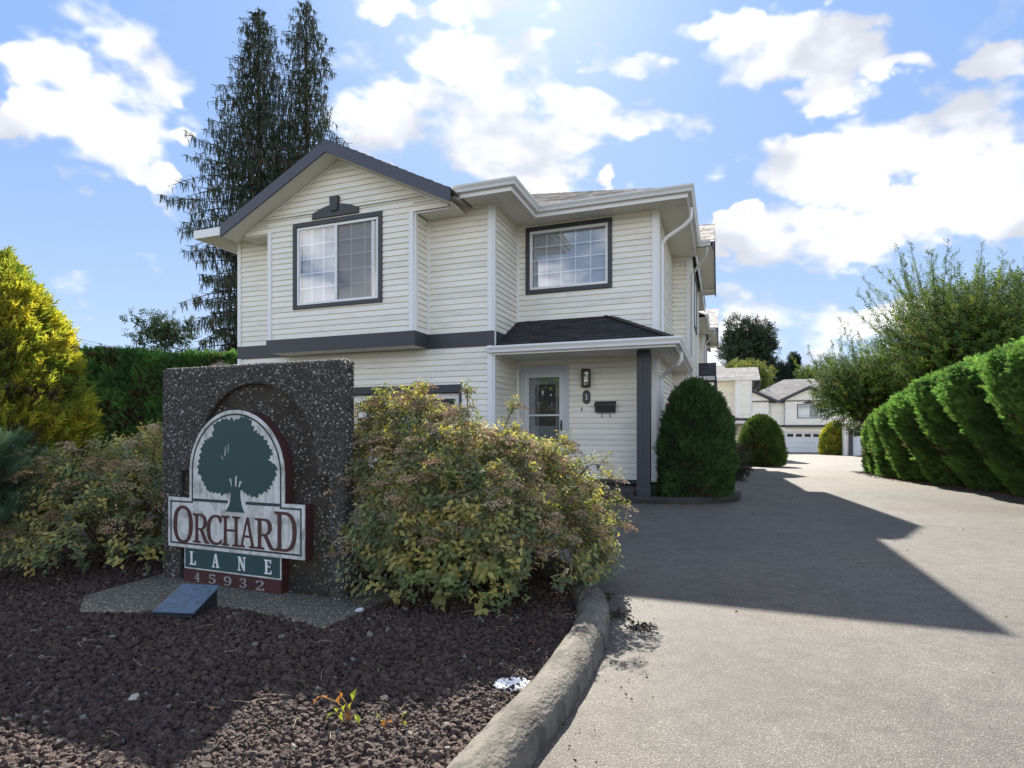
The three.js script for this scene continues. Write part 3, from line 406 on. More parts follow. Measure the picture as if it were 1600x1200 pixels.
{ // unit turned to the lane end: front faces the street
  const D = -30, base = -0.86;
  const h = thing('townhouse', 'white townhouse past the row with low grey roof and porch behind the rounded shrub', 'townhouse', W3(0, D, base), RY);
  wall(h, 'front', 0, 0.4, 2.0, 2.9, 5.4, { posts: [[0.45, 0.42], [1.95, 0.12]] });
  wall(h, 'front', 0.5, 1.98, 3.0, 2.9, 5.4, { posts: [[2.15, 0.35], [2.95, 0.08]] });
  wall(h, 'right', 3.0, -0.5, 8, 0, 5.4, {});
  wall(h, 'front', -0.9, -4, 3.0, 0.1, 2.9, { cuts: [[0.75, 1.55, 0.1, 2.2]] });
  wall(h, 'right', 1.98, -0.5, 0, 2.9, 5.4, {});
  part(h, 'wall_body', bb(-8, 0.4, 0, 5.4, -8, -0.1), M_siding[1]); part(h, 'back_wall', bb(-8, 3, 0, 5.4, -8.1, -8), M_siding[2]);
  const e = 5.5; part(h, 'roof', [poly3([[-9, e, 0.5], [3.5, e, 0.5], [3.5, e + 1.0, -2.2], [-9, e + 1.0, -2.2]]), poly3([[-9, e, -8], [3.5, e, -8], [3.5, e + 1.0, -2.2], [-9, e + 1.0, -2.2]]), poly3([[0.3, e, 0.9], [2.2, e, 0.9], [1.2, e + 1.2, -2.0], [-3, e + 1.2, -2.0]])], M_deck);
  roofFace(h, [[-1, e + .01, 0.52], [3.5, e + .01, 0.52], [3.5, e + 1.01, -2.2], [-1, e + 1.01, -2.2]], [0.25, 0.24, 0.23], 0.5, { width: 0.36, exposure: 0.17 });
  roofFace(h, [[-1.2, e + .03, 0.92], [2.2, e + .03, 0.92], [1.0, e + 1.1, -1.8], [-4, e + 1.1, -1.8]], [0.25, 0.24, 0.23], 0.5, { width: 0.36, exposure: 0.17 });
  part(h, 'gutter', [sweep(gutterProf(e), [[-4, 0.92], [2.2, 0.92]], 1), sweep(gutterProf(e), [[2.2, 0.52], [3.5, 0.52]], 1)], M_white);
  part(h, 'barge_board', bb(3.45, 3.52, e - 0.5, e, -6, 0.5), M_dark); soffit(h, 0.3, 3.4, 0, 0.5, e - 0.1); part(h, 'roof_underside', bb(-4, 0.3, e - .1, e - .08, -0.1, .9), M_soffit);
  part(h, 'porch_roof', [poly3([[-1, 2.68, 1.2], [2.6, 2.68, 1.2], [1.9, 3.05, 0.05], [0.4, 3.75, 0.05], [-1, 3.75, 0.05]]), poly3([[-1, 2.55, 1.15], [2.6, 2.55, 1.15], [2.6, 2.55, -0.9], [-1, 2.55, -0.9]])], mat([0.05, 0.05, 0.05], 0.95));
  part(h, 'gutter', sweep(gutterProf(2.68, 1.4), [[-1, 1.2], [2.6, 1.2]], 1), M_white);
  part(h, 'porch_post', rbb(1.35, 1.6, 0, 2.55, 0.75, 1.0), M_dark);
  const d = part(h, 'door', [bb(0.75, 1.55, 0.1, 2.2, -0.98, -0.93)], M_white); for (const x of [0.95, 1.3]) part(d, 'door_pane', bb(x - .13, x + .13, 1.6, 2.0, -0.93, -0.92), M_black);
}
{ // house closing the lane
  const D = -56, b0 = -1.24;
  const h = thing('house', 'white house with double garage closing the end of the lane under grey hip roof', 'house', W3(0, D, b0), RY);
  const x0 = 3.6, x1 = 17.5, e = 5.35, w0 = 7.4, w1 = 13.2, cx = 9.7;
  wall(h, 'front', 0, x0, w0, 2.95, e, { posts: [[w0 - 2.6, 0.1], [w0 - 0.05, .1]] });
  const gl = y => y < e ? w0 : Math.max(w0, cx - (6.75 - y) / 0.5), gr = y => y < e ? w1 : Math.min(w1, cx + (6.75 - y) / 0.5);
  wall(h, 'front', 0.45, w0, w1, 2.95, 6.7, { left: gl, right: gr, cuts: [[8.55, 10.85, 3.65, 5.15]], posts: [[w0 + .05, .1, 2.95, e], [w1 - .05, .1, 2.95, e]] });
  wall(h, 'front', 0.0, w1, x1, 0.1, e, { cuts: [[15.2, 17, 3.9, 5.2]] });
  wall(h, 'front', 0.0, x0, w1, 0.1, 2.72, { cuts: [[w0, 12.6, 0.1, 2.2]] });
  part(h, 'wall_body', bb(x0, x1, -0.3, e, -9, -0.12), M_siding[1]);
  part(h, 'bay_underside', bb(w0, w1, 2.7, 2.72, 0, 0.45), M_soffit);
  part(h, 'band_board', [bb(x0, w0, 2.72, 2.95, 0, 0.03), bb(w0, w1, 2.72, 2.96, 0.2, 0.49), bb(w1, x1, 2.72, 2.95, 0.02, 0.04)], M_dark);
  windowPart(h, 'front', 0.452, 8.63, 10.77, 3.73, 5.07, { slide: true, blind: false, ped: true }); windowPart(h, 'front', 0.002, 15.28, 16.92, 3.98, 5.12, { slide: true, blind: false });
  const g = part(h, 'garage_door', [bb(w0, 12.6, 2.15, 2.22, -0.1, 0.04)], M_white);
  for (let j = 0; j < 4; j++) part(g, 'panel', rbb(w0 + .02, 12.58, 0.02 + j * 0.53, 0.54 + j * 0.53, -0.1, -0.06), M_white);
  for (let i = 0; i < 6; i++) part(g, 'garage_pane', rbb(w0 + 0.25 + i * 0.83, w0 + 0.85 + i * 0.83, 1.68, 2.0, -0.07, -0.05, .002), M_black);
  const E = e + 0.1, T = 8.2;
  part(h, 'roof', [poly3([[x0 - 1, E, 0.6], [x1 + .6, E, 0.6], [x1 + .6, T, -5], [x0 + 4.2, T, -5]]), poly3([[x0 - 1, E, 0.6], [x0 - 1, E, -9.5], [x0 + 4.2, T, -5]]), poly3([[x0 - 1, E, -9.5], [x1 + .6, E, -9.5], [x1 + .6, T, -5], [x0 + 4.2, T, -5]])], M_deck);
  roofFace(h, [[x0 - 1, E + .02, 0.62], [x1 + .6, E + .02, 0.62], [x1 + .6, T + .02, -5], [x0 + 4.2, T + .02, -5]], [0.21, 0.2, 0.195], 0.45, { width: 0.42, exposure: 0.2 });
  for (const [c, hw, top, z, gx0] of [[cx, 3.3, 7.05, 0.95, -9], [x0 + 0.5, 2.9, 6.85, 0.9, 4.2]]) {
    part(h, 'gable_roof', [poly3([[c - hw, top - hw * .5, z], [c, top, z], [c, top, -3], [c - hw, top - hw * .5, -3]]), poly3([[c + hw, top - hw * .5, z], [c, top, z], [c, top, -3], [c + hw, top - hw * .5, -3]])], M_deck);
    roofFace(h, [[c + hw, top - hw * .5 + .02, z], [c + hw, top - hw * .5 + .02, -3], [c, top + .02, -3], [c, top + .02, z]], [0.21, 0.2, 0.195], 0.45, { width: 0.42, exposure: 0.2 });
    for (const s of [-1, 1]) { const q = new THREE.Shape(); q.moveTo(c + s * hw, top - hw * .5 - 0.2); q.lineTo(c, top - 0.2); q.lineTo(c, top + .03); q.lineTo(c + s * hw, top - hw * .5 + .03); part(h, 'barge_board', new THREE.ExtrudeGeometry(q, { depth: 0.05, bevelEnabled: false }).translate(0, 0, z), M_fascia); }
  }
  wall(h, 'front', 0.4, x0 - 0.6, x0 + 2.2, 2.95, 6.6, { right: y => y < 5.3 ? x0 + 2.2 : Math.min(x0 + 2.2, x0 + 0.5 + (6.55 - y) / 0.5), left: y => Math.max(x0 - 0.6, y < 5.3 ? 0 : x0 + 0.5 - (6.55 - y) / 0.5), posts: [[x0 + 2.15, .1, 2.95, 5.3]] });
}
{ // garage entry by the end of the right hedge
  const p = at(1352, 707, 50), h = thing('garage', 'small white garage with dark posts at the far end of the right hedge', 'garage', [p.x, gB(abOf(p.x, 50)[1]), p.z], RY);
  const M = [[-1.35, -0.95], [-0.2, 0.15]];
  wall(h, 'front', 0, -1.6, 3.5, 0.05, 2.9, { cuts: [[-0.95, -0.2, 0.05, 2.3]], posts: [[-1.55, .1]] });
  part(h, 'wall_body', bb(-1.55, 3.5, 0, 2.9, -5, -0.14), M_siding[1]);
  part(h, 'door', rbb(-0.93, -0.22, 0.05, 2.28, -0.12, -0.06), M_white); part(h, 'door_pane', bb(-0.85, -0.3, 1.75, 2.1, -0.06, -0.05), M_black);
  part(h, 'post', [rbb(-1.3, -0.97, 0, 2.4, 0.02, 0.2), rbb(-0.18, 0.2, 0, 2.4, 0.02, 0.2)], M_dark);
  part(h, 'roof', [poly3([[-2.3, 2.9, 0.5], [4, 2.9, 0.5], [4, 3.6, -2.5], [-1, 3.6, -2.5]]), bb(-2.3, 4, 2.8, 2.9, -5, 0.5)], M_deck); part(h, 'gutter', sweep(gutterProf(2.95), [[-2.3, 0.5], [4, 0.5]], 1), M_white);
}
// ---------------------------------------------------------------- ground
{
  const g = new GB(), bs = [90, -2, -30, -62, -420]; for (let i = 0; i < bs.length - 1; i++) for (let a = -300; a < 300; a += 100) { const q = (x, b) => { const p = W3(x, b, gB(b) - 0.06); return [p.x, p.y, p.z]; }; g.quad(q(a, bs[i]), q(a + 100, bs[i]), q(a + 100, bs[i + 1]), q(a, bs[i + 1]), [a / 4, bs[i] / 4], [a / 4 + 25, bs[i] / 4], [a / 4 + 25, bs[i + 1] / 4], [a / 4, bs[i + 1] / 4]); }
  const T = tex(512, 512, (u, v) => { const k = 0.5 + fbm(u * 16, v * 16, 1, 6, 16); return [0.075 * k, 0.085 * k, 0.04 * k]; });
  struct('ground', g.geo(), mat([1, 1, 1], 1, { map: T }));
}
{ // driveway: one asphalt sheet with worn and stained patches
  const st = 0.25, A0 = -15, A1 = 19, B0 = 22, B1 = -62, na = Math.round((A1 - A0) / st), nb = Math.round((B0 - B1) / st), P = [], U = [], C = [], I = [];
  for (let j = 0; j <= nb; j++) for (let i = 0; i <= na; i++) {
    const a = A0 + i * st, b = B0 - j * st, p = W3(a, b, gB(b)); P.push(p.x, p.y, p.z); U.push(a / 1.9, b / 1.9);
    const n = fbm(a * 0.35, b * 0.35, 3, 4), m = fbm(a * 1.3 + 7, b * 1.3, 8, 4), st1 = sstep(0.55, 0.75, fbm(a * 0.5 + 3, b * 0.5, 21, 4)) * 0.22;
    const k = (0.82 + 0.36 * n) * (0.9 + 0.2 * m) * (1 - st1), warm = sstep(0.45, 0.7, fbm(a * 0.6, b * 0.6, 14, 4)) * 0.07; C.push(k * (1 + warm), k, k * (1 - warm));
  }
  for (let j = 0; j < nb; j++) for (let i = 0; i < na; i++) { const k = j * (na + 1) + i; I.push(k, k + na + 1, k + 1, k + 1, k + na + 1, k + na + 2); }
  const g = new THREE.BufferGeometry(); g.setAttribute('position', new THREE.Float32BufferAttribute(P, 3)); g.setAttribute('uv', new THREE.Float32BufferAttribute(U, 2)); g.setAttribute('color', new THREE.Float32BufferAttribute(C, 3)); g.setIndex(I); g.computeVertexNormals();
  struct('driveway', g, M_asphalt);
}
{ // fine cracks across the old asphalt
  R = RNG(17); const g = new GB(); for (const [x0, d0, x1, d1] of [[3.6, 8.3, 8.9, 6.6], [6.5, 15.5, 10.6, 12.6], [5.2, 12.5, 9.4, 10.2]]) { const n = 70; let o = 0, prev = null; for (let i = 0; i <= n; i++) { const t = i / n; o += rr(-0.035, 0.035); o *= 0.97; const dx = x1 - x0, dd = d1 - d0, l = Math.hypot(dx, dd), x = x0 + dx * t - dd / l * o, d = d0 + dd * t + dx / l * o, w = 0.0025 + 0.005 * noise(t * 20, x0, 3), y = G(x, d) + 0.004, q = [[x + dd / l * w, y, -(d - dx / l * w)], [x - dd / l * w, y, -(d + dx / l * w)]]; if (prev && fbm(t * 9, d0, 1, 2) > 0.36) g.quad(prev[0], q[0], q[1], prev[1], [0, 0], [1, 0], [1, 1], [0, 1]); prev = q; } }
  struct('driveway_crack', g.geo(), mat([0.045, 0.042, 0.038], 1));
}
const flat = (pts, y, m, name) => { // polygon of [x, depth]
  const s = new THREE.Shape(pts.map(p => new THREE.Vector2(p[0], p[1]))), g = new THREE.ShapeGeometry(s); const p = g.attributes.position; for (let i = 0; i < p.count; i++) p.setXYZ(i, p.getX(i), typeof y === 'function' ? y(p.getX(i), p.getY(i)) : y, -p.getY(i)); g.computeVertexNormals(); return struct(name, g, m);
};
const inPoly = (x, y, P) => { let c = false; for (let i = 0, j = P.length - 1; i < P.length; j = i++) if ((P[i][1] > y) !== (P[j][1] > y) && x < (P[j][0] - P[i][0]) * (y - P[i][1]) / (P[j][1] - P[i][1]) + P[i][0]) c = !c; return c; };
// kerb round the planted corner: centre line [x, depth]
const KERB = [[-0.75, 0.9], [-0.3, 1.7], [-0.06, 2.25], [0.12, 2.62], [0.31, 3.1], [0.47, 3.6], [0.54, 4.05], [0.51, 4.5], [0.36, 5.0], [0.05, 5.6], [-0.5, 6.2], [-1.4, 6.7], [-2.6, 7.1], [-4.2, 7.3]];
{
  const c = new THREE.CatmullRomCurve3(KERB.map(p => new THREE.Vector3(p[0], 0, -p[1]))), n = 110, g = new GB();
  const prof = []; for (let i = 0; i <= 14; i++) { const t = i / 14, a = Math.PI * t; prof.push([0.03 - Math.cos(a) * 0.112 * (1 - 0.1 * Math.sin(a)), Math.pow(Math.sin(a), 0.55) * 0.15]); }
  const ring = k => { const p = c.getPointAt(k / n), t = c.getTangentAt(k / n), s = new THREE.Vector3(-t.z, 0, t.x); return prof.map(([o, y], i) => { const w = (noise(p.x * 9 + i, p.z * 9, 4) - 0.5) * 0.008 + (noise(p.x * 30, p.z * 30, i * 2) - 0.5) * 0.006; return [p.x + s.x * (o + w * Math.sign(o)), y + (i % 14 ? w : -0.03), p.z + s.z * (o + w * Math.sign(o))]; }); };
  let A = ring(0), P = [], U = [], I = []; const m = 15;
  for (let k = 0; k <= n; k++) { const r = ring(k); r.forEach((q, i) => { P.push(...q); U.push(k / n * 9, i / 14 * 0.5); }); }
  for (let k = 0; k < n; k++) for (let i = 0; i < m - 1; i++) { const q = k * m + i; I.push(q, q + 1, q + m, q + 1, q + m + 1, q + m); }
  const gg = new THREE.BufferGeometry(); gg.setAttribute('position', new THREE.Float32BufferAttribute(P, 3)); gg.setAttribute('uv', new THREE.Float32BufferAttribute(U, 2)); gg.setIndex(I); gg.computeVertexNormals();
  struct('kerb', gg, M_conc);
}
{ // low kerb at the planting strip by the porch
  const pts = [[-1.9, 1.5], [-0.6, 1.42], [0.2, 1.3], [0.9, 1.0], [1.35, 0.55], [1.45, -0.2]].map(q => W3(q[0], q[1], 0)), c = new THREE.CatmullRomCurve3(pts), s = [[-0.09, 0], [-0.085, 0.085], [-0.06, 0.105], [0.06, 0.105], [0.085, 0.085], [0.09, 0]], n = 40, P = [], U = [], I = [];
  for (let k = 0; k <= n; k++) { const p = c.getPointAt(k / n), t = c.getTangentAt(k / n); s.forEach(([o, y], i) => { P.push(p.x - t.z * o, y - (i % 5 ? 0 : 0.02) + noise(k * .7, i, 2) * 0.01, p.z + t.x * o); U.push(k / n * 3, i * 0.06); }); }
  for (let k = 0; k < n; k++) for (let i = 0; i < 5; i++) { const q = k * 6 + i; I.push(q, q + 1, q + 6, q + 1, q + 7, q + 6); }
  const g = new THREE.BufferGeometry(); g.setAttribute('position', new THREE.Float32BufferAttribute(P, 3)); g.setAttribute('uv', new THREE.Float32BufferAttribute(U, 2)); g.setIndex(I); g.computeVertexNormals();
  struct('kerb', g, mat([0.36, 0.35, 0.33], 0.95, { map: T_conc, bumpMap: B_conc, bumpScale: 0.01 }));
  flat([[-1.8, 1.4], [-.6, 1.36], [.2, 1.24], [.85, .95], [1.3, .5], [1.4, -.2], [1.4, -9], [0, -9], [0, 0], [-1.8, 0]].map(([a, b]) => { const p = W3(a, b); return [p.x, -p.z]; }), (x, d) => G(x, d) + 0.03, M_soil, 'planting_bed');
}
const BED = [...KERB.slice(0, 13), [-4.2, 7.25], [-12, 9.5], [-13, 0.8]];
const bedY = (x, d) => 0.012 + 0.03 * fbm(x * 0.8, d * 0.8, 2, 2);
flat(BED, 0.008, M_soil, 'gravel_bed');
const PAD = [[-0.1, 0.35], [0.0, -0.62], [0.35, -0.86], [0.75, -0.72], [1.05, -0.42], [1.5, -0.40], [2.15, -0.5], [2.2, 0.4]];   // pad of the sign, in the sign's frame [x, away from the viewer]
const onPad = (x, d) => { const t = 22 * Math.PI / 180, dx = x + 3.017, dd = d - 4.912; return inPoly(dx * Math.cos(t) - dd * Math.sin(t), dx * Math.sin(t) + dd * Math.cos(t), PAD); };
{ // lava rock
  const grp = thing('lava_rock_gravel', 'dark reddish brown lava rock gravel covering the planted corner', 'gravel', [0, 0, 0], 0, null, 'stuff');
  R = RNG(11);
  const vars = [0, 1, 2, 3, 4].map(k => { const g = new THREE.IcosahedronGeometry(1, 1), p = g.attributes.position; for (let i = 0; i < p.count; i++) { const x = p.getX(i), y = p.getY(i), z = p.getZ(i), s = 0.38 + 1.1 * noise(x * 1.6 + k * 9 + 40, y * 1.6 + 40, z * 1.6 + 40) + 0.55 * (noise(x * 5 + 60, y * 5 + 60, z * 5 + k + 60) - .5); p.setXYZ(i, x * s * (1 + k * 0.06), y * s * 0.75, z * s); } g.computeVertexNormals(); return g; });
  const m = mat([1, 1, 1], 0.85), L = [[], [], [], [], []], M = new THREE.Matrix4(), e = new THREE.Euler(), q = new THREE.Quaternion();
  const add = (x, d, s, y) => { e.set(rr(0, 6.3), rr(0, 6.3), rr(0, 6.3)); q.setFromEuler(e); M.compose(new THREE.Vector3(x, y, -d), q, new THREE.Vector3(s, s, s)); const v = rr(0.45, 1.35) * (0.75 + 0.5 * fbm(x * 1.2, d * 1.2, 9, 2)), w = R(); L[Math.floor(rr(0, 5))].push([M.clone(), w > 0.985 ? col(0.16, 0.15, 0.13) : col(0.056 * v, (0.032 + 0.006 * w) * v, (0.024 + 0.006 * w) * v)]); };
  for (let i = 0; i < 90000; i++) { const t = R(), d = 1.4 + 5.4 * Math.pow(t, 1.35), x = rr(-1.02, 0.6 / 3.0) * d * 0.98; if (x > -6.5 && inPoly(x, d, BED) ) { const dk = Math.min(...KERB.slice(0, 10).map(k => Math.hypot(k[0] - x, k[1] - d))); if (dk > 0.13 && !onPad(x, d)) add(x, d, lerp(0.0065, 0.0205, Math.pow(R(), 1.4)) * (R() > 0.96 ? 1.4 : 1), bedY(x, d) + rr(-0.012, 0.012) - 0.012); } }
  L.forEach((l, i) => inst(grp, 'rock', vars[i], m, l));
}
// ---------------------------------------------------------------- monument sign
{
  const t = 22 * Math.PI / 180, base = new THREE.Vector3(-3.017, 0, -4.912), s = thing('monument_sign', 'dark pebbled concrete entrance sign with tree emblem reading Orchard Lane 45932', 'sign', base, -t);
  // local x along the face from its left end, y up, z towards the viewer
  const Wd = 1.92, Hh = 1.815, Tk = 0.13, r = 0.05;
  const out = new THREE.Shape(); out.moveTo(0, -0.1); out.lineTo(Wd, -0.1); out.lineTo(Wd, Hh - r); out.quadraticCurveTo(Wd, Hh, Wd - r, Hh); out.lineTo(r, Hh); out.quadraticCurveTo(0, Hh, 0, Hh - r); out.lineTo(0, -0.1);
  const nx = 0.0, niche = new THREE.Path(); const n0 = 0.42, n1 = 1.66, cyn = 1.035, nr = (n1 - n0) / 2, nc = (n0 + n1) / 2; // the arched recess the board is set in
  niche.moveTo(0.22, 0.0); niche.lineTo(0.22, 0.94); niche.lineTo(n0, 0.94); niche.lineTo(n0, cyn); niche.absarc(nc, cyn, nr, Math.PI, 0, true); niche.lineTo(n1, 0.94); niche.lineTo(1.78, 0.94); niche.lineTo(1.78, 0.0); niche.lineTo(0.22, 0.0);
  out.holes.push(niche);
  const slabG = new THREE.ExtrudeGeometry(out, { depth: 0.022, bevelEnabled: true, bevelSize: 0.018, bevelThickness: 0.018, bevelSegments: 3, curveSegments: 28, bevelOffset: -0.018 }).translate(0, 0, -0.04);
  const backG = rbb(0.003, Wd - 0.003, -0.1, Hh - 0.003, -Tk, -0.0405, 0.012, 3);
  const slab = part(s, 'slab', slabG, M_agg); const nb = part(s, 'niche', backG, mat([0.105, 0.095, 0.07], 0.95, { map: T_conc, bumpMap: B_conc, bumpScale: 0.01 })); nb.material.color.setRGB(0.34, 0.31, 0.24);
  { // proud pebbles in the face
    R = RNG(23); const L = [], M = new THREE.Matrix4(), q = new THREE.Quaternion(), e = new THREE.Euler(), cs = [[0.04, 0.036, 0.03], [0.05, 0.042, 0.034], [0.035, 0.032, 0.028], [0.07, 0.06, 0.048], [0.045, 0.034, 0.027], [0.11, 0.10, 0.085], [0.20, 0.19, 0.165], [0.42, 0.40, 0.36]];
    const g = new THREE.IcosahedronGeometry(1, 1); const inN = (x, y) => (y < 0.955 && x > 0.205 && x < 1.795) || (y < cyn && x > n0 - .015 && x < n1 + .015) || Math.hypot(x - nc, y - cyn) < nr + 0.015;
    const put = (x, y, z, k) => { e.set(rr(0, 6), rr(0, 6), rr(0, 6)); q.setFromEuler(e); const a = rr(0.003, 0.0085) * (R() > 0.9 ? 1.4 : 1); M.compose(new THREE.Vector3(x, y, z), q, new THREE.Vector3(a * rr(.8, 1.3), a * rr(.7, 1), a)); const c = cs[Math.floor(Math.pow(R(), 1.5) * cs.length)], f = rr(0.6, 1.2); L.push([M.clone(), col(c[0] * f, c[1] * f, c[2] * f)]); };
    for (let i = 0; i < 26000; i++) { const x = rr(0.012, Wd - 0.012), y = rr(-0.05, Hh - 0.012); const q = inN(x, y); if (!q) put(x, y, -0.001); else if (R() < 0.22 + 0.5 * sstep(0.45, 0.6, fbm(x * 4, y * 4, 1, 3))) put(x, y, -0.0415); }
    for (let i = 0; i < 2500; i++) { put(Wd - 0.001, rr(-0.05, Hh - .02), rr(-Tk + .02, -0.02)); } for (let i = 0; i < 2500; i++) put(rr(0.02, Wd - .02), Hh - 0.001, rr(-Tk + .02, -0.02));
    inst(slab, 'pebble', g, mat([1, 1, 1], 0.6), L);
  }
  // board
  const z0 = -0.040, zf = 0.055, A0 = 0.40, A1 = 1.41, ac = (A0 + A1) / 2, ar = (A1 - A0) / 2, ay = 0.945, O0 = 0.15, O1 = 1.605, oy0 = 0.315, oy1 = 0.73, L0 = 0.328, L1 = 1.372, ly0 = 0.14, b0 = 0.31, b1 = 1.362, by0 = 0.02;
  const path = (k) => { const q = new THREE.Shape(); q.moveTo(O0 + k, oy0 + k); q.lineTo(O1 - k, oy0 + k); q.lineTo(O1 - k, oy1 - k); q.lineTo(A1 - k, oy1 - k); q.lineTo(A1 - k, ay); q.absarc(ac, ay, ar - k, 0, Math.PI, false); q.lineTo(A0 + k, oy1 - k); q.lineTo(O0 + k, oy1 - k); q.lineTo(O0 + k, oy0 + k); return q; };
  const ex = (sh, d, z, bv = 0.003) => new THREE.ExtrudeGeometry(sh, { depth: d, bevelEnabled: bv > 0, bevelSize: bv, bevelThickness: bv, bevelSegments: 2, bevelOffset: -bv, curveSegments: 40 }).translate(0, 0, z);
  const body = part(s, 'sign_board', ex(path(0), zf - z0 - 0.006, z0), M_maroon);
  const ring = (k0, k1) => { const q = path(k0); const h = path(k1); q.holes.push(new THREE.Path(h.getPoints(40))); return q; };
  const face = part(body, 'face', ex(path(0.0), 0.006, zf - 0.006, 0.002), M_signwhite);
  part(body, 'border', ex(ring(0.028, 0.042), 0.0025, zf + 0.0015, 0), M_signline);
  part(body, 'rule', [bb(A0 + 0.045, 0.83, 0.705, 0.728, zf, zf + 0.004), bb(1.02, A1 - 0.045, 0.705, 0.728, zf, zf + 0.0042)], M_signline);
  { // tree emblem: lobed crown with gaps and a flared trunk
    R = RNG(5); const c = new THREE.Shape(), pts = [], cx = 0.915, cy = 1.09; const outl = [[0.51, 0.97], [0.53, 1.06], [0.555, 1.16], [0.60, 1.21], [0.665, 1.235], [0.70, 1.345], [0.80, 1.375], [0.90, 1.36], [1.0, 1.39], [1.06, 1.37], [1.10, 1.28], [1.17, 1.25], [1.24, 1.185], [1.285, 1.12], [1.25, 1.06], [1.325, 1.02], [1.315, 0.93], [1.265, 0.86], [1.21, 0.815], [1.1, 0.775], [1.02, 0.80], [0.985, 0.83], [0.955, 0.82], [0.90, 0.825], [0.86, 0.81], [0.80, 0.785], [0.70, 0.79], [0.62, 0.80], [0.57, 0.86]];
    for (let i = 0; i < outl.length; i++) { const A = outl[i], B = outl[(i + 1) % outl.length]; for (let k = 0; k < 4; k++) { const t = k / 4, x = lerp(A[0], B[0], t), y = lerp(A[1], B[1], t), f = (k % 2 ? 0.022 : -0.004) * rr(0.5, 1.3), d = Math.hypot(x - cx, y - cy); pts.push([x + (x - cx) / d * f, y + (y - cy) / d * f]); } }
    pts.forEach((p, i) => i ? c.lineTo(...p) : c.moveTo(...p));
    const gap = P => { const h = new THREE.Path(); P.forEach((p, i) => i ? h.lineTo(...p) : h.moveTo(...p)); c.holes.push(h); };
    gap([[0.79, 1.075], [0.80, 1.16], [0.815, 1.17], [0.81, 1.09]]); gap([[0.825, 1.11], [0.83, 1.18], [0.845, 1.175], [0.84, 1.11]]); gap([[0.765, 1.06], [0.755, 1.1], [0.775, 1.08], [0.787, 1.04]]);
    gap([[0.868, 0.838], [0.845, 0.9], [0.868, 0.915], [0.878, 0.845]]); gap([[0.905, 0.838], [0.905, 0.92], [0.935, 0.935], [0.925, 0.845]]); gap([[0.94, 0.84], [0.955, 0.89], [0.985, 0.885], [0.955, 0.835]]);
    part(body, 'tree_emblem', ex(c, 0.009, zf - 0.001, 0), M_signgreen);
    const k = new THREE.Shape(); k.moveTo(0.80, 0.64); k.quadraticCurveTo(0.875, 0.68, 0.865, 0.83); k.lineTo(0.965, 0.835); k.quadraticCurveTo(0.955, 0.70, 1.01, 0.64); k.lineTo(0.80, 0.64); part(body, 'emblem_trunk', ex(k, 0.0085, zf - 0.001, 0), M_signgreen);
  }
  const red = mat([0.07, 0.026, 0.022], 0.7), sx = z => 0.219 + (z - 82) / 696 * 1.311;
  for (const [ch, a, b, y0, y1] of [['O', 82, 200, 0.352, 0.662], ['R', 203, 298, 0.366, 0.606], ['C', 286, 373, 0.362, 0.606], ['H', 372, 476, 0.366, 0.606], ['A', 474, 562, 0.366, 0.606], ['R', 560, 666, 0.366, 0.606], ['D', 664, 778, 0.366, 0.668]]) part(body, 'letter', glyph(ch, sx(a), sx(b), y0, y1, 0.008, fontR).translate(0, 0, zf), red);
  const lane = part(s, 'sign_panel', [rbb(L0, L1, ly0, oy0 - 0.004, z0, zf - 0.012, 0.003)], M_maroon, 'green lower board reading LANE');
  const lf = part(lane, 'face', [rbb(L0 + .002, L1 - .002, ly0 + .001, oy0 - 0.005, zf - 0.0125, zf - 0.008, 0.001)], M_signwhite); part(lane, 'face', [bb(L0 + 0.014, L1 - 0.014, ly0 + 0.014, oy0 - 0.006, zf - 0.009, zf - 0.006)], M_signgreen);
  for (const [ch, a, b] of [['L', 178, 214], ['A', 312, 353], ['N', 460, 504], ['E', 606, 644]]) part(lane, 'letter', glyph(ch, sx(a), sx(b), 0.178, 0.288, 0.006).translate(0, 0, zf - 0.006), M_white);
  const num = part(s, 'sign_panel', [rbb(b0, b1, by0, ly0 - 0.004, z0, zf - 0.014, 0.003)], M_maroon, 'maroon bottom board with white numerals 45932');
  for (const [ch, a, b] of [['4', 203, 232], ['5', 288, 327], ['9', 376, 418], ['3', 466, 503], ['2', 555, 600]]) part(num, 'digit', glyph(ch, sx(a), sx(b), 0.042, 0.116, 0.005, fontR).translate(0, 0, zf - 0.014), mat([0.33, 0.31, 0.29], 0.8));
  const pd = new THREE.Shape(); PAD.forEach((p, i) => i ? pd.lineTo(p[0], p[1]) : pd.moveTo(p[0], p[1]));
  part(s, 'footing', new THREE.ExtrudeGeometry(pd, { depth: 0.06, bevelSize: 0.01, bevelThickness: 0.006, bevelSegments: 2 }).rotateX(-Math.PI / 2).translate(0, -0.036, 0), M_pad);
  // ground light in front of the board
  const f = thing('landscape_light', 'low dark blue wedge shaped floodlight housing on the pad before the sign', 'floodlight', new THREE.Vector3(-2.27, 0.025, -3.98), -0.12);
  const w = new THREE.Shape(); w.moveTo(0.0, 0); w.lineTo(0.27, 0); w.lineTo(0.27, 0.125); w.lineTo(0.0, 0.02);
  part(f, 'housing', new THREE.ExtrudeGeometry(w, { depth: 0.26, bevelEnabled: false }).rotateY(Math.PI / 2).translate(-0.13, 0, 0.13), mat([0.02, 0.022, 0.026], 0.6));
  part(f, 'lid', new RoundedBoxGeometry(0.3, 0.012, 0.31, 2, 0.004).rotateX(0.37).translate(0, 0.088, -0.005), mat([0.11, 0.19, 0.31], 0.45, { map: T_paint, }));
}
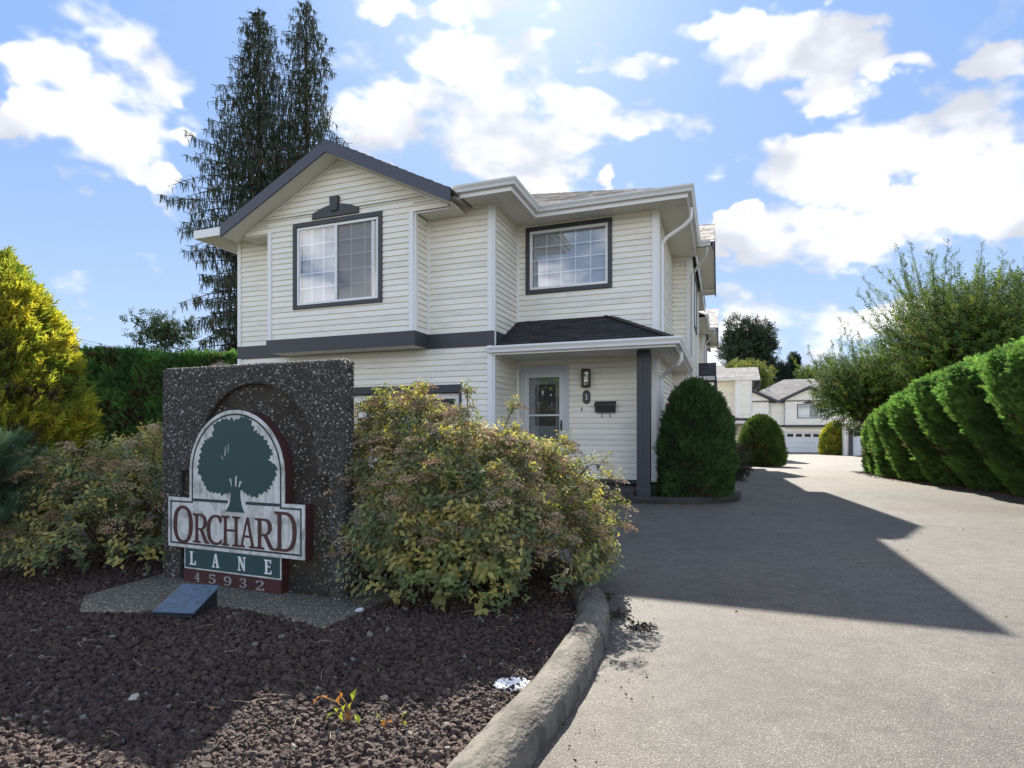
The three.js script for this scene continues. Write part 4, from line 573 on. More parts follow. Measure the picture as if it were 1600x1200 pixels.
// ---------------------------------------------------------------- plants
const V = (x, y, z) => new THREE.Vector3(x, y, z), UPV = V(0, 1, 0);
function leafGeo(list) { // list of [base, dir, normal-ish, length, width, droop]: folded leaves of four triangles
  const g = new GB();
  for (const [p, d, n, l, w, dr] of list) {
    const s = new THREE.Vector3().crossVectors(d, n).normalize(), nn = new THREE.Vector3().crossVectors(s, d).normalize();
    const m = p.clone().addScaledVector(d, l * 0.5), t = p.clone().addScaledVector(d, l).addScaledVector(nn, -l * dr), k = w * 0.18;
    const L = m.clone().addScaledVector(s, -w / 2).addScaledVector(nn, k), Rr = m.clone().addScaledVector(s, w / 2).addScaledVector(nn, k), q = v => [v.x, v.y, v.z];
    g.tri(q(p), q(m), q(L)); g.tri(q(p), q(Rr), q(m)); g.tri(q(m), q(t), q(L)); g.tri(q(m), q(Rr), q(t));
  }
  return g.geo();
}
const rdir = () => { const z = rr(-1, 1), a = rr(0, 6.2832), s = Math.sqrt(1 - z * z); return V(s * Math.cos(a), z, s * Math.sin(a)); };
// a broad leaved sprig along +y, unit length
function sprig(n, l, w, spread = 0.9) { const L = []; for (let i = 0; i < n; i++) { const t = (i + 0.6) / n, a = i * 2.4 + rr(-.4, .4), o = V(Math.cos(a), 0, Math.sin(a)), d = o.clone().multiplyScalar(spread).add(V(0, rr(0.25, 0.7), 0)).normalize(); L.push([V(0, t * 0.9, 0).addScaledVector(o, 0.01), d, V(rr(-.3, .3), 1, rr(-.3, .3)).addScaledVector(o, -.4), l * rr(0.7, 1.15), w * rr(0.8, 1.1), rr(0.05, 0.3)]); } return leafGeo(L); }
// a flat scaly conifer spray along +y, unit length, in the xy plane
function spray(n = 9, wid = 0.34, thick = 0.07) { const g = new GB(), blade = (x0, y0, ang, l, w, z) => { const c = Math.cos(ang), s = Math.sin(ang); g.tri([x0 - c * w, y0 + s * w, z], [x0 + c * w, y0 - s * w, z], [x0 + s * l, y0 + c * l, z + rr(-.12, .12) * l]); g.tri([x0 - c * w * .9, y0 + s * w * .9, z], [x0 + s * l * .5, y0 + c * l * .5, z + w * 1.2], [x0 + s * l * .9, y0 + c * l * .9, z]); };
  blade(0, 0, 0, 1, thick * 0.8, 0); for (let i = 0; i < n; i++) { const t = 0.1 + 0.8 * i / n, sd = i % 2 ? 1 : -1; blade(0, t, sd * rr(0.55, 0.95), wid * (1.15 - 0.75 * t) * rr(.8, 1.15) * 1.3, thick * 0.75, rr(-.05, .05)); } return g.geo(); }
function hang(n = 16) { const g = new GB(); for (let i = 0; i < n; i++) { const t = i / n, y = -t * 0.85, w = 0.045 * (1 - 0.4 * t), a = i * 2.1 + rr(0, 1), x = Math.cos(a), z = Math.sin(a), l = rr(0.12, 0.28), o = rr(0.08, 0.2) * (1 - 0.75 * t); g.tri([-z * w, y, x * w], [z * w, y, -x * w], [x * o, y - l, z * o]); } return g.geo(); }
const Q = new THREE.Quaternion(), Q2 = new THREE.Quaternion();
function place(p, dir, s, roll = rr(0, 6.3), sy = s) { Q.setFromUnitVectors(UPV, dir); Q2.setFromAxisAngle(UPV, roll); return new THREE.Matrix4().compose(p, Q.clone().multiply(Q2), V(s, sy, s)); }
const shade = (c, lo, hi, w = 0.12) => { const k = rr(lo, hi), j = rr(-w, w); return col(c[0] * k * (1 + j), c[1] * k, c[2] * k * (1 - j)); };
const mixc = (a, b, t) => a.map((q, i) => lerp(q, b[i], t));

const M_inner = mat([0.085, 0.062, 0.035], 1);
// clipped evergreen forms: surf(u, v) -> [point, normal]; sprays over the surface, a dark solid core inside
function evergreen(o, surf, n, size, c1, c2, opt = {}) {
  R = RNG(opt.seed ?? 3);
  const vs = [spray(9, 0.34, 0.075), spray(11, 0.42, 0.065), spray(8, 0.3, 0.085)], L = [[], [], []], m = leafMat([1, 1, 1], opt.tr ?? 0.3);
  for (let i = 0; i < n; i++) {
    const u = R(), v = R(), [p, nrm] = surf(u, v, R), cl = fbm(p.x * 3.1 + 20, p.y * 3.1, p.z * 3.1 + 20, 3), in_ = Math.pow(R(), 2) * (opt.depth ?? 0.16);
    if (opt.gap && cl < opt.gap && R() < 0.7) continue;
    p.addScaledVector(nrm, (R() < 0.07 ? rr(0, size * 0.5) : -in_) + (cl - 0.5) * (opt.lump ?? 0.18));
    const d = nrm.clone().multiplyScalar(rr(0.5, 1.1)).add(V(rr(-.5, .5), (opt.up ?? 0.55) + rr(-.35, .35), rr(-.5, .5))).normalize();
    const br = fbm(p.x * 1.7 + 50, p.y * 1.7 + 9, p.z * 1.7 + 50, 3) > 0.645 && R() < 0.55;
    L[i % 3].push([place(p, d, size * rr(0.6, 1.3)), br ? shade([0.12, 0.085, 0.04], 0.6, 1.3) : shade(mixc(c1, c2, clamp((cl - 0.32) * 2.6 + rr(-.25, .25))), 0.7, 1.3)]);
  }
  L.forEach((l, i) => inst(o, 'foliage', vs[i], m, l));
}
function core(o, surf, nu, nv, inset, m = M_inner) { const P = [], I = []; for (let j = 0; j <= nv; j++) for (let i = 0; i <= nu; i++) { const [p, n] = surf(i / nu, j / nv, () => 0.5); p.addScaledVector(n, -inset); P.push(p.x, p.y, p.z); } for (let j = 0; j < nv; j++) for (let i = 0; i < nu; i++) { const k = j * (nu + 1) + i; I.push(k, k + 1, k + nu + 1, k + 1, k + nu + 2, k + nu + 1); } const g = new THREE.BufferGeometry(); g.setAttribute('position', new THREE.Float32BufferAttribute(P, 3)); g.setIndex(I); g.computeVertexNormals(); part(o, 'light_block_core', g, m); }  // added solid shell that blocks light, in place of inner branches
// turned form: r(t) radius at height fraction t
const turned = (h, r, seed = 0) => (u, v) => { const a = u * 6.28318, t = v, q = r(t) * (1 + 0.13 * (fbm(Math.cos(a) * 1.6 + seed, t * 3, Math.sin(a) * 1.6 + 9, 3) - 0.5) * 2), e = 0.01, sl = (r(Math.min(1, t + e)) - r(Math.max(0, t - e))) / (2 * e * h), nrm = V(Math.cos(a), -clamp(sl, -6, 6), Math.sin(a)).normalize(); return [V(Math.cos(a) * q, t * h, Math.sin(a) * q), nrm]; };
function roundBush(name, label, px, py0, d, w, h, c1, c2, n, size, group, opt = {}) {
  const x = (px - CX) / F * d, o = thing(name, label, 'shrub', V(x, G(x, d) + 0.02, -d), 0, group);
  const r = opt.r ?? (t => w / 2 * Math.pow(Math.max(0, 1 - Math.pow(t, 2.6)), 0.5) * (0.9 + 0.1 * Math.sin(Math.min(1, t * 3) * 1.57)));
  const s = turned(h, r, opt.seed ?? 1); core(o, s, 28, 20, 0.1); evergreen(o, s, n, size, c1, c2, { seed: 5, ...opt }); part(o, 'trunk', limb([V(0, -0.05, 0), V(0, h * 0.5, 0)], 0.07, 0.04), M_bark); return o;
}
roundBush('clipped_conifer', 'tall dark green rounded conifer bush beside the porch corner', 1087, 782, 10.55, 1.3, 2.12, [0.04, 0.085, 0.022], [0.08, 0.16, 0.038], 15000, 0.11, 'rounded conifer bushes', { seed: 3, r: t => 0.61 * Math.pow(Math.max(0, 1 - Math.pow(t, 3.4)), 0.5) * (0.93 + 0.07 * Math.min(1, t * 4)), depth: 0.12, lump: 0.2, tr: 0.3 });
roundBush('clipped_conifer', 'mid green egg shaped bush before the second porch on the lane', 1190, 722, 27.5, 1.95, 2.35, [0.085, 0.16, 0.03], [0.18, 0.28, 0.05], 9000, 0.17, 'rounded conifer bushes', { seed: 7, tr: 0.3 });
roundBush('clipped_conifer', 'small yellow green rounded bush in front of the far garage door', 1306, 706, 53, 2.55, 2.95, [0.22, 0.28, 0.03], [0.48, 0.46, 0.05], 6000, 0.26, 'rounded conifer bushes', { seed: 9, tr: 0.4 });
{ // golden conifer at the left edge
  const d = 7.6, o = thing('golden_conifer', 'bright yellow green cone shaped conifer at the left edge', 'conifer', V(-7.05, 0.03, -d), 0), h = 3.5;
  const s = turned(h, t => 1.36 * Math.pow(1 - t, 0.5) * (0.75 + 0.25 * Math.min(1, t * 4)) + 0.01, 4);
  core(o, s, 32, 24, 0.28); evergreen(o, s, 17000, 0.24, [0.17, 0.24, 0.028], [0.52, 0.48, 0.035], { seed: 12, tr: 0.55, depth: 0.26, lump: 0.34, up: 0.5 }); part(o, 'trunk', limb([V(0, -0.05, 0), V(0, 3, 0)], 0.1, 0.03), M_bark);
}
// hedge behind at the left
{
  const o = thing('hedge', 'dense dark green clipped hedge behind the shrubs at the left of the house', 'hedge', V(0, 0, 0));
  const A = V(-10.6, 0, -13.2), B = V(-6.2, 0, -13.6), dir = B.clone().sub(A), L = dir.length(), nz = V(0, 0, 1), top = x => 3.15 + 0.2 * (fbm(x * 1.2, 1, 1, 3) - 0.5) + 0.012 * x;
  const s = (u, v) => { const x = u * L, p = A.clone().addScaledVector(dir, u), T = top(p.x); if (v < 0.82) { const t = v / 0.82, b = 0.3 * (fbm(p.x * 1.4, t * 3, 2, 3) - 0.5); return [V(p.x, t * T, p.z + b), nz.clone().setY(0.1).normalize()]; } const t = (v - 0.82) / 0.18; return [V(p.x, T - 0.1 * t * t, p.z - t * 0.9), V(0, 1, 0.2 * (1 - t)).normalize()]; };
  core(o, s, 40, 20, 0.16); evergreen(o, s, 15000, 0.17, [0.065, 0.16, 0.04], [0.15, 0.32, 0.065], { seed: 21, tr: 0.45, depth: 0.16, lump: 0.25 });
}
// right hedge: separate leaning columns
{
  const cols = [[7.2, 9.75, 2.35, 2.72], [8.9, 9.95, 2.2, 2.66], [10.6, 10.35, 1.95, 2.58], [12.3, 10.8, 1.72, 2.55], [14.0, 11.2, 1.45, 2.4], [15.7, 11.6, 1.0, 2.2], [17.3, 12.0, 0.62, 2.08], [18.8, 12.65, 0.45, 1.95], [20.2, 13.35, 0.3, 1.85]];
  const names = ['nearest of the leaning conifers in the right hedge, cut by the frame', 'second leaning hedge conifer from the right frame edge', 'third leaning hedge conifer, broad with sunlit left flank', 'fourth leaning hedge conifer from the near end of the right hedge', 'fifth leaning hedge conifer, middle of the right hedge', 'sixth leaning hedge conifer, narrower and lower than its near neighbour', 'seventh leaning hedge conifer towards the far end of the hedge', 'eighth leaning hedge conifer, last but one before the garage', 'low last conifer at the far end of the right hedge'];
  cols.forEach(([d, x, lean, h], k) => {
    const y0 = G(x, d), o = thing('hedge_conifer', names[k], 'hedge conifer', V(x, y0, -d), 0, 'leaning conifers of the right hedge');
    // section: rounded lane side that bulges out with height, flat behind
    const w = 0.83 + 0.012 * k, s = (u, v) => {
      const a = lerp(-0.62, 0.62, u) * Math.PI, T = h - y0 * 0;
      let t, off, up = 0; if (v < 0.85) { t = v / 0.85; } else { t = 1; up = (v - 0.85) / 0.15; }
      const bul = Math.pow(t, 0.85) * lean * (1 - 0.18 * Math.pow(t, 6)), rx = (0.5 + 0.45 * t) * (1 - up * 0.95), rz = w * (0.72 + 0.28 * Math.min(1, t * 2.2)) * (1 - up * 0.9), bump = 1 + 0.14 * (fbm(Math.cos(a) + k * 3, t * 4, Math.sin(a) * 2, 3) - .5) * 2;
      const cx = -bul + 0.55 * t * (up ? 1 : 1), py = (t < 1 ? t * (T - 0.22) : T - 0.22 + 0.22 * Math.sin(up * 1.57)), n = V(-Math.cos(a), up * 2.2 - 0.25 * (1 - up), Math.sin(a)).normalize();
      return [V(cx - Math.cos(a) * rx * bump, py, Math.sin(a) * rz * bump), n];
    };
    core(o, s, 20, 20, 0.13); evergreen(o, s, k < 4 ? 11000 : 6500, k < 4 ? 0.155 : 0.16, [0.06, 0.135, 0.03], [0.20, 0.37, 0.07], { seed: 31 + k, tr: 0.55, depth: 0.14, lump: 0.16, up: 0.7 });
    part(o, 'trunk', limb([V(0.1, -0.05, 0), V(-lean * 0.4, h * 0.6, 0)], 0.08, 0.04), M_bark);
  });
  const bed = cols.map(([d, x]) => [x - 0.25, d]); const P = [[9.0, 4], ...bed, [13, 22], [16, 22], [14, 4]]; flat(P, (x, d) => G(x, d) + 0.012, M_soil, 'hedge_bed');
  R = RNG(41); const L = []; for (let i = 0; i < 2600; i++) { const t = Math.pow(R(), 0.8) * (cols.length - 1), k = Math.min(cols.length - 2, Math.floor(t)), f = t - k, d = lerp(cols[k][0], cols[k + 1][0], f), x = lerp(cols[k][1], cols[k + 1][1], f) - 0.1 - Math.abs(rr(0, 1) * rr(0, 1)) * 1.1; L.push([place(V(x, G(x, d) + 0.012, -d), V(rr(-1, 1), 0.12, rr(-1, 1)).normalize(), rr(0.03, 0.07)), shade([0.17, 0.075, 0.035], 0.5, 1.3)]); }
  const o = thing('hedge_litter', 'reddish brown fallen needles along the foot of the right hedge', 'leaf litter', [0, 0, 0], 0, null, 'stuff'); inst(o, 'litter', spray(5, 0.3, 0.12), mat([1, 1, 1], 0.9), L);
}
// tall weeping conifers behind the house
function weeping(label, px, d, topY, halfPx, botY, seed, n) {
  R = RNG(seed); const x = (px - CX) / F * d, y0 = G(x, d) - 0.05, H = EYE + (HZ - topY) / F * d - y0, o = thing('tall_conifer', label, 'conifer', V(x, y0, -d), 0, 'tall drooping conifers behind the house');
  const half = halfPx / F * d, trunk = [limb([V(0, 0, 0), V(0.05, H * 0.5, 0), V(0, H, 0)], 0.3, 0.015, 8, 14)], limbs = [], L = [[], []], prof = t => half * Math.pow(Math.min(1, (1 - t) / 0.45), 0.66) * (0.8 + 0.4 * noise(t * 11, seed, 1)) + 0.1;
  for (let k = 0; k < n; k++) {
    const t = 0.04 + 0.955 * Math.pow((k + R()) / n, 0.9), y = t * H, a = k * 2.399 + rr(-.3, .3), len = prof(t) * rr(0.62, 1.12), dx = Math.cos(a), dz = Math.sin(a), dr = rr(0.12, 0.34) * len, tip = rr(0.02, 0.2) * len;
    const P = s => V(dx * len * s, y + 0.16 * len * s - dr * 2.0 * s * s + tip * s * s * s * 1.6, dz * len * s);
    limbs.push(limb([P(0), P(0.35), P(0.7), P(1)], 0.035 * (1 - t) + 0.012, 0.006, 4, 5));
    const m = Math.max(7, Math.floor(len * 19));
    for (let i = 0; i < m; i++) { const s = Math.pow(R(), 0.75), p = P(s), sd = rr(-1, 1) * 0.46 * (1.15 - s) * Math.min(len, 2.2); p.x += -dz * sd; p.z += dx * sd; p.y -= Math.abs(sd) * 0.25; const sz = rr(0.2, 0.62) * (0.75 + 0.4 * (1 - t)) * (1.1 - 0.4 * s); L[i % 2].push([place(p, V(rr(-.3, .3), 1, rr(-.3, .3)).normalize(), sz * 0.95, rr(0, 6), sz), shade(mixc([0.075, 0.105, 0.065], [0.14, 0.115, 0.07], Math.pow(R(), 3)), 0.6, 1.3)]);
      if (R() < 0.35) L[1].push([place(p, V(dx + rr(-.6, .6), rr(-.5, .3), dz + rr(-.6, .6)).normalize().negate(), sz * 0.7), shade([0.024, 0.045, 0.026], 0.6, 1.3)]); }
  }
  part(o, 'trunk', trunk, M_bark); part(o, 'limbs', limbs, M_bark); const m = leafMat([1, 1, 1], 0.2); inst(o, 'foliage', hang(24), m, L[0]); inst(o, 'foliage', hang(30), m, L[1]);
}
weeping('tall dark drooping conifer left of the roof peak, wider of the pair', 404, 23, 12, 122, 560, 51, 420);
weeping('tall dark drooping conifer right behind the roof peak, slimmer of the pair', 478, 25, -2, 94, 560, 52, 370);
// broad leaved trees
function leafy(name, label, cat, pos, limbsFn, sprigs, leafL, leafW, nl, m, group, kinds = 3) {
  const o = thing(name, label, cat, pos, 0, group), S = []; const vs = []; for (let i = 0; i < kinds; i++) vs.push(sprig(nl, leafL, leafW)); const L = vs.map(() => []); const wood = limbsFn((p, d, s, c) => L[Math.floor(rr(0, kinds))].push([place(p, d, s), c]));
  part(o, 'trunk', wood, M_bark); L.forEach((l, i) => l.length && inst(o, 'foliage', vs[i], m, l)); return o;
}
{ // large tree over the right hedge: upright whippy shoots
  const mk = (label, px, d, Wd, Hh, seed, nsh, shift) => { R = RNG(seed); const x = (px - CX) / F * d, g = G(x, d);
    leafy('deciduous_tree', label, 'tree', V(x, g, -d), put => {
      const wood = [limb([V(0, 0, 0), V(0.05, 1.2, 0)], 0.2, 0.16, 8, 4)], cs = [];
      for (let i = 0; i < 16; i++) { const a = i * 2.4, r = Wd / 2 * rr(0.35, 0.8), e = V(Math.cos(a) * r + shift * rr(0, 1), Hh * rr(0.42, 0.62), Math.sin(a) * r * 0.8), mid = V(e.x * 0.4, Hh * 0.3, e.z * 0.4); wood.push(limb([V(0, 1.0, 0), mid, e], 0.09, 0.03)); cs.push([mid, e]); }
      const dens = (q) => { const k = 0.45 + 0.85 * R(); return shade(mixc([0.045, 0.10, 0.02], [0.24, 0.30, 0.03], q), 0.65, 1.3); };
      for (let i = 0; i < nsh; i++) { const [m, e] = cs[i % cs.length], t = R(), p = m.clone().lerp(e, t).add(V(rr(-.6, .6), rr(-.3, .5), rr(-.6, .6))), out = V(p.x, 0, p.z).multiplyScalar(rr(0.08, 0.34)), d = out.add(V(rr(-.35, .35), rr(0.75, 1.25), rr(-.35, .35))).normalize(), len = rr(0.9, 2.6) * (Hh / 7) * (R() > 0.82 ? 1.4 : 1);
        wood.push(limb([p, p.clone().addScaledVector(d, len)], 0.014, 0.004, 3, 2));
        const yb = R(); for (let s = 0; s < len; s += 0.085) { const q = p.clone().addScaledVector(d, s); put(q.add(V(rr(-.05, .05), 0, rr(-.05, .05))), d.clone().add(rdir().multiplyScalar(0.75)).normalize(), rr(0.2, 0.34) * (1 - 0.35 * s / len), dens(Math.pow(yb, 2) * 0.8 + R() * 0.2)); } }
      for (let i = 0; i < nsh * 21; i++) { const dd = rdir(), q = Math.pow(R(), 0.4), p = V(dd.x * Wd * 0.48 * q + shift * 0.5, Hh * 0.50 + dd.y * Hh * 0.27 * q, dd.z * Wd * 0.42 * q); if (fbm(p.x * 0.9 + 30, p.y * 0.9, p.z * 0.9 + 30, 3) < 0.46) continue; put(p, dd.add(V(0, 0.4, 0)).normalize(), rr(0.22, 0.38), dens(R() * R())); }
      return wood;
    }, 0, 0.36, 0.19, 9, leafMat([1, 1, 1], 0.42), 'broad leaved trees over the right hedge'); };
  mk('large upright shooting green tree rising over the right hedge', 1535, 19, 7.2, 8.5, 61, 480, 0);
  mk('spreading tree with yellowish low branches over the far hedge end', 1390, 23, 5.4, 6.4, 62, 330, -0.4);
}
function blob(name, label, px, topY, d, wpx, hpx, c1, c2, seed, n, group, opt = {}) {
  R = RNG(seed); const x = (px - CX) / F * d, g = G(x, d), top = EYE + (HZ - topY) / F * d - g, W = wpx / F * d / 2, Hc = hpx / F * d / 2, cy = top - Hc, sz = opt.size ?? W * 0.16;
  leafy(name, label, 'tree', V(x, g, -d), put => {
    const wood = [limb([V(0, 0, 0), V(0, cy, 0), V(0, top - Hc * 0.3, 0)], W * 0.07, W * 0.015, 7, 8)], cl = [];
    for (let i = 0; i < (opt.cl ?? 26); i++) { const dd = rdir(), q = Math.pow(R(), 0.5); const yy = dd.y * q, taper = opt.cone ? 1 - 0.5 * (yy + 1) * 0.85 : 1; cl.push([V(dd.x * W * 0.75 * q * taper, cy + yy * Hc * 0.82, dd.z * W * 0.75 * q * taper), rr(0.24, 0.42) * W * (opt.cone ? 0.5 + 0.5 * taper : 1)]); wood.push(limb([V(0, cy + yy * Hc * 0.5 - Hc * 0.2, 0), cl[i][0]], W * 0.02, W * 0.006, 4, 3)); }
    for (let i = 0; i < n; i++) { const [c, r] = cl[i % cl.length], dd = rdir(), q = Math.pow(R(), 0.33), p = c.clone().addScaledVector(dd, r * q); put(p, dd.add(V(0, 0.35, 0)).normalize(), sz * rr(0.6, 1.2), shade(mixc(c1, c2, clamp(R() * R() + dd.y * 0.2)), 0.65, 1.3)); }
    return wood;
  }, 0, 0.42, 0.26, 8, leafMat([1, 1, 1], opt.tr ?? 0.35), group, 2);
}
blob('background_tree', 'tall dark green poplar like tree above the grey roof at the end of the lane', 1170, 480, 88, 84, 150, [0.028, 0.048, 0.024], [0.07, 0.09, 0.04], 71, 5200, 'trees beyond the lane', { size: 0.85, cl: 34 });
blob('background_tree', 'light yellow green tree top just over the low grey roof', 1165, 550, 70, 80, 95, [0.12, 0.16, 0.03], [0.30, 0.32, 0.06], 72, 3000, 'trees beyond the lane', { size: 0.6, tr: 0.5 });
blob('background_tree', 'dark blue green conifer between the poplar and the lighter tree', 1240, 536, 95, 48, 130, [0.014, 0.026, 0.02], [0.03, 0.045, 0.03], 73, 3000, 'trees beyond the lane', { cone: true, size: 0.7, tr: 0.1 });
blob('background_tree', 'dark conifer with twin tops left of the lighter tree', 1215, 560, 92, 60, 120, [0.016, 0.028, 0.02], [0.035, 0.05, 0.03], 74, 3000, 'trees beyond the lane', { size: 0.7, tr: 0.1 });
blob('background_tree', 'mid green bushy tree behind the house at the end of the lane', 1276, 548, 84, 72, 120, [0.05, 0.09, 0.02], [0.14, 0.19, 0.04], 75, 3600, 'trees beyond the lane', { size: 0.65, tr: 0.45 });
blob('background_tree', 'dark evergreen rising just right of the mid green bushy tree', 1308, 552, 104, 70, 150, [0.018, 0.032, 0.02], [0.04, 0.055, 0.03], 79, 2600, 'trees beyond the lane', { cone: true, size: 0.75, tr: 0.15 });
blob('background_tree', 'low dark tree filling the gap behind the far house ridge', 1238, 572, 110, 100, 120, [0.02, 0.036, 0.022], [0.045, 0.065, 0.03], 80, 3000, 'trees beyond the lane', { size: 0.8, tr: 0.15 });
blob('background_tree', 'leafy green tree between the far house roof and the big tree', 1335, 560, 78, 90, 140, [0.05, 0.08, 0.02], [0.12, 0.16, 0.04], 76, 3000, 'trees beyond the lane', { size: 0.65, tr: 0.45 });
blob('background_tree', 'sparse dark leafy tree low behind the left hedge beside the tall conifers', 258, 496, 26, 110, 46, [0.03, 0.055, 0.02], [0.06, 0.09, 0.03], 77, 620, 'trees behind the house', { size: 0.3, cl: 13, tr: 0.35 });
{ // tree over the street behind the viewer, seen only as a reflection in the door glass
  R = RNG(78);
  leafy('street_tree', 'green tree on the far side of the street, mirrored in the front door glass', 'tree', V(-13.5, 0, 7), put => { const wood = [limb([V(0, 0, 0), V(0, 2, 0), V(0, 4.5, 0)], 0.22, 0.06)]; for (let i = 0; i < 5000; i++) { const d = rdir(), q = Math.pow(R(), 0.4), p = V(d.x * 2.8 * q, 3.9 + d.y * 2.9 * q, d.z * 2.8 * q); if (fbm(p.x, p.y, p.z + 9, 3) < 0.45) continue; put(p, d, rr(0.3, 0.5), shade(mixc([0.08, 0.12, 0.02], [0.3, 0.3, 0.04], R() * R()), 0.7, 1.3)); } return wood; }, 0, 0.4, 0.25, 8, leafMat([1, 1, 1], 0.4));
}
// flowering shrubs round the sign
function shrub(label, cx, cd, rx, rz, h, seed, n, heads, opt = {}) {
  R = RNG(seed); const o = thing('flowering_shrub', label, 'shrub', V(cx, 0.05, -cd), 0, 'shrubs with faded flower heads round the sign');
  const leaf = [0, 1, 2, 3].map(() => sprig(7, 0.38, 0.23, 1.0)), L = leaf.map(() => []), stems = [], HD = [];
  const hAt = (x, z) => { const q = 1 - (x / rx) ** 2 - (z / rz) ** 2; return q <= 0 ? 0 : h * Math.pow(q, opt.pw ?? 0.5) * (0.68 + 0.64 * fbm(x * 2.6 + seed, z * 2.6, 1, 3)) * (1 - (opt.tilt ?? 0) * (x / rx)); };
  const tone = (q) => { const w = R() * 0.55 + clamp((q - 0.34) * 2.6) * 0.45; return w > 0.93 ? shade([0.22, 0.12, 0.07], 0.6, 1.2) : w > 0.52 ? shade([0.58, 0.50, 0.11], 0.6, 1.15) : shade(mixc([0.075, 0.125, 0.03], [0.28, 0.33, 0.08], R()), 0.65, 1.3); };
  for (let i = 0; i < n; i++) {
    const a = rr(0, 6.283), q = Math.sqrt(R()), x = Math.cos(a) * rx * q, z = Math.sin(a) * rz * q, top = hAt(x, z); if (top < 0.1) continue;
    if (fbm(x * 3.5 + seed, z * 3.5 + 5, top * 2, 3) < 0.40) continue;
    const t = R() < 0.6 ? rr(0.72, 1) : Math.pow(R(), 0.8), y = top * t + rr(-.03, .05), d = V(x / rx * 0.9 + rr(-.5, .5), rr(0.35, 1.0), z / rz * 0.9 + rr(-.5, .5)).normalize();
    L[i % 4].push([place(V(x, y, z), d, rr(0.08, 0.16) * (1.2 - 0.3 * y / h)), tone(fbm(x * 4 + seed, y * 4, z * 4, 3) + 0.16 * (y / h - 0.62))]);  // leaf colour yellows with height: young tips, and sunlight put into the colour
  }
  for (let i = 0; i < 80; i++) { const a = rr(0, 6.283), q = Math.sqrt(R()) * 0.95, x = Math.cos(a) * rx * q, z = Math.sin(a) * rz * q; stems.push(limb([V(x * 0.25, 0, z * 0.25), V(x * 0.7, hAt(x, z) * 0.55, z * 0.7), V(x, hAt(x, z) * 0.97, z)], 0.009, 0.003, 4, 5)); }
  const head = (p, d, s) => { HD.push([place(p, d, s), shade(mixc([0.38, 0.23, 0.15], [0.48, 0.37, 0.24], R()), 0.5, 1.25)]); };
  for (let i = 0; i < heads; i++) { const a = rr(0, 6.283), q = Math.sqrt(R()) * 0.98, x = Math.cos(a) * rx * q, z = Math.sin(a) * rz * q, top = hAt(x, z); if (top < 0.2) continue; head(V(x, top + rr(-0.02, 0.06), z), V(x / rx * 0.6 + rr(-.3, .3), 1, z / rz * 0.6 + rr(-.3, .3)).normalize(), rr(0.045, 0.10)); }
  const wild = [...(opt.shoots ?? [])]; for (let i = 0; i < (opt.wild ?? 25); i++) { const a = rr(0, 6.283), q = Math.sqrt(rr(0.1, 0.95)), x = Math.cos(a) * rx * q, z = Math.sin(a) * rz * q; wild.push([x, hAt(x, z) * 0.93, z, rr(0.12, 0.3)]); }
  for (const [dx, dy, dz, len] of wild) { // long arching shoots past the outline
    const b = V(dx, dy, dz), e = b.clone().addScaledVector(V(dx * 0.8, 0.35, dz * 0.5).normalize(), len), m = b.clone().lerp(e, 0.5).add(V(0, 0.07, 0)); stems.push(limb([b, m, e], 0.006, 0.003, 4, 6));
    for (let s = 0; s < 1; s += 0.07) L[0].push([place(b.clone().lerp(e, s).add(V(0, 0.07 * Math.sin(s * 3.1), 0)), V(rr(-.6, .6), rr(.2, 1), rr(-.6, .6)).normalize(), rr(0.07, 0.12)), R() < 0.6 ? shade([0.30, 0.28, 0.03], 0.7, 1.2) : shade([0.12, 0.15, 0.03], .7, 1.2)]);
    head(e, V(dx * .3, 1, 0).normalize(), rr(0.06, 0.09));
  }
  part(o, 'stems', stems, M_twig);
  const m = leafMat([1, 1, 1], 0.65, { specularIntensity: 1 }); L.forEach((l, i) => inst(o, 'foliage', leaf[i], m, l));
  const hg = new GB(); for (let i = 0; i < 46; i++) { const a = i * 2.4, q = Math.sqrt((i + .5) / 46), p = V(Math.cos(a) * q, 0.42 * (1 - q * q) + rr(-.08, .08), Math.sin(a) * q), s = rr(0.09, 0.15); for (let k = 0; k < 3; k++) { const d1 = rdir().multiplyScalar(s), d2 = rdir().multiplyScalar(s); hg.tri([p.x - d1.x, p.y - d1.y, p.z - d1.z], [p.x + d1.x, p.y + d1.y, p.z + d1.z], [p.x + d2.x, p.y + d2.y, p.z + d2.z]); } if (i % 3 === 0) { hg.tri([-.015, -0.5, 0], [.015, -0.5, 0], [p.x, p.y, p.z]); } }
  inst(o, 'flower_heads', hg.geo(), mat([1, 1, 1], 0.9), HD); return o;
}
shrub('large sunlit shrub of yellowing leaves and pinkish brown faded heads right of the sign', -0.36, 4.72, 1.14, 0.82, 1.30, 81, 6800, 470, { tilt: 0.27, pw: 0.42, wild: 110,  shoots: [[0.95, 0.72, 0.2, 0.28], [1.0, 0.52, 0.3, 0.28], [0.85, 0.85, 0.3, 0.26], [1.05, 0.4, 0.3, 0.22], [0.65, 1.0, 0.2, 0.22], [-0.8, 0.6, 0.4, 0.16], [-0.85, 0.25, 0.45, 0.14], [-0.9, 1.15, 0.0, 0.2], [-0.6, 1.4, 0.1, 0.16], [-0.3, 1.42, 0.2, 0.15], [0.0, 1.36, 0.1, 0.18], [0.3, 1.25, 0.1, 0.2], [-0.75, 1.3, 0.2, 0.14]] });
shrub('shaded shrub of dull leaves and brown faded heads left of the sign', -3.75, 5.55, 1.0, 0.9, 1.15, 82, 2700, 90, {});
shrub('taller olive shrub close behind the left edge of the sign', -3.35, 6.6, 0.9, 0.6, 1.7, 83, 2500, 80, {});
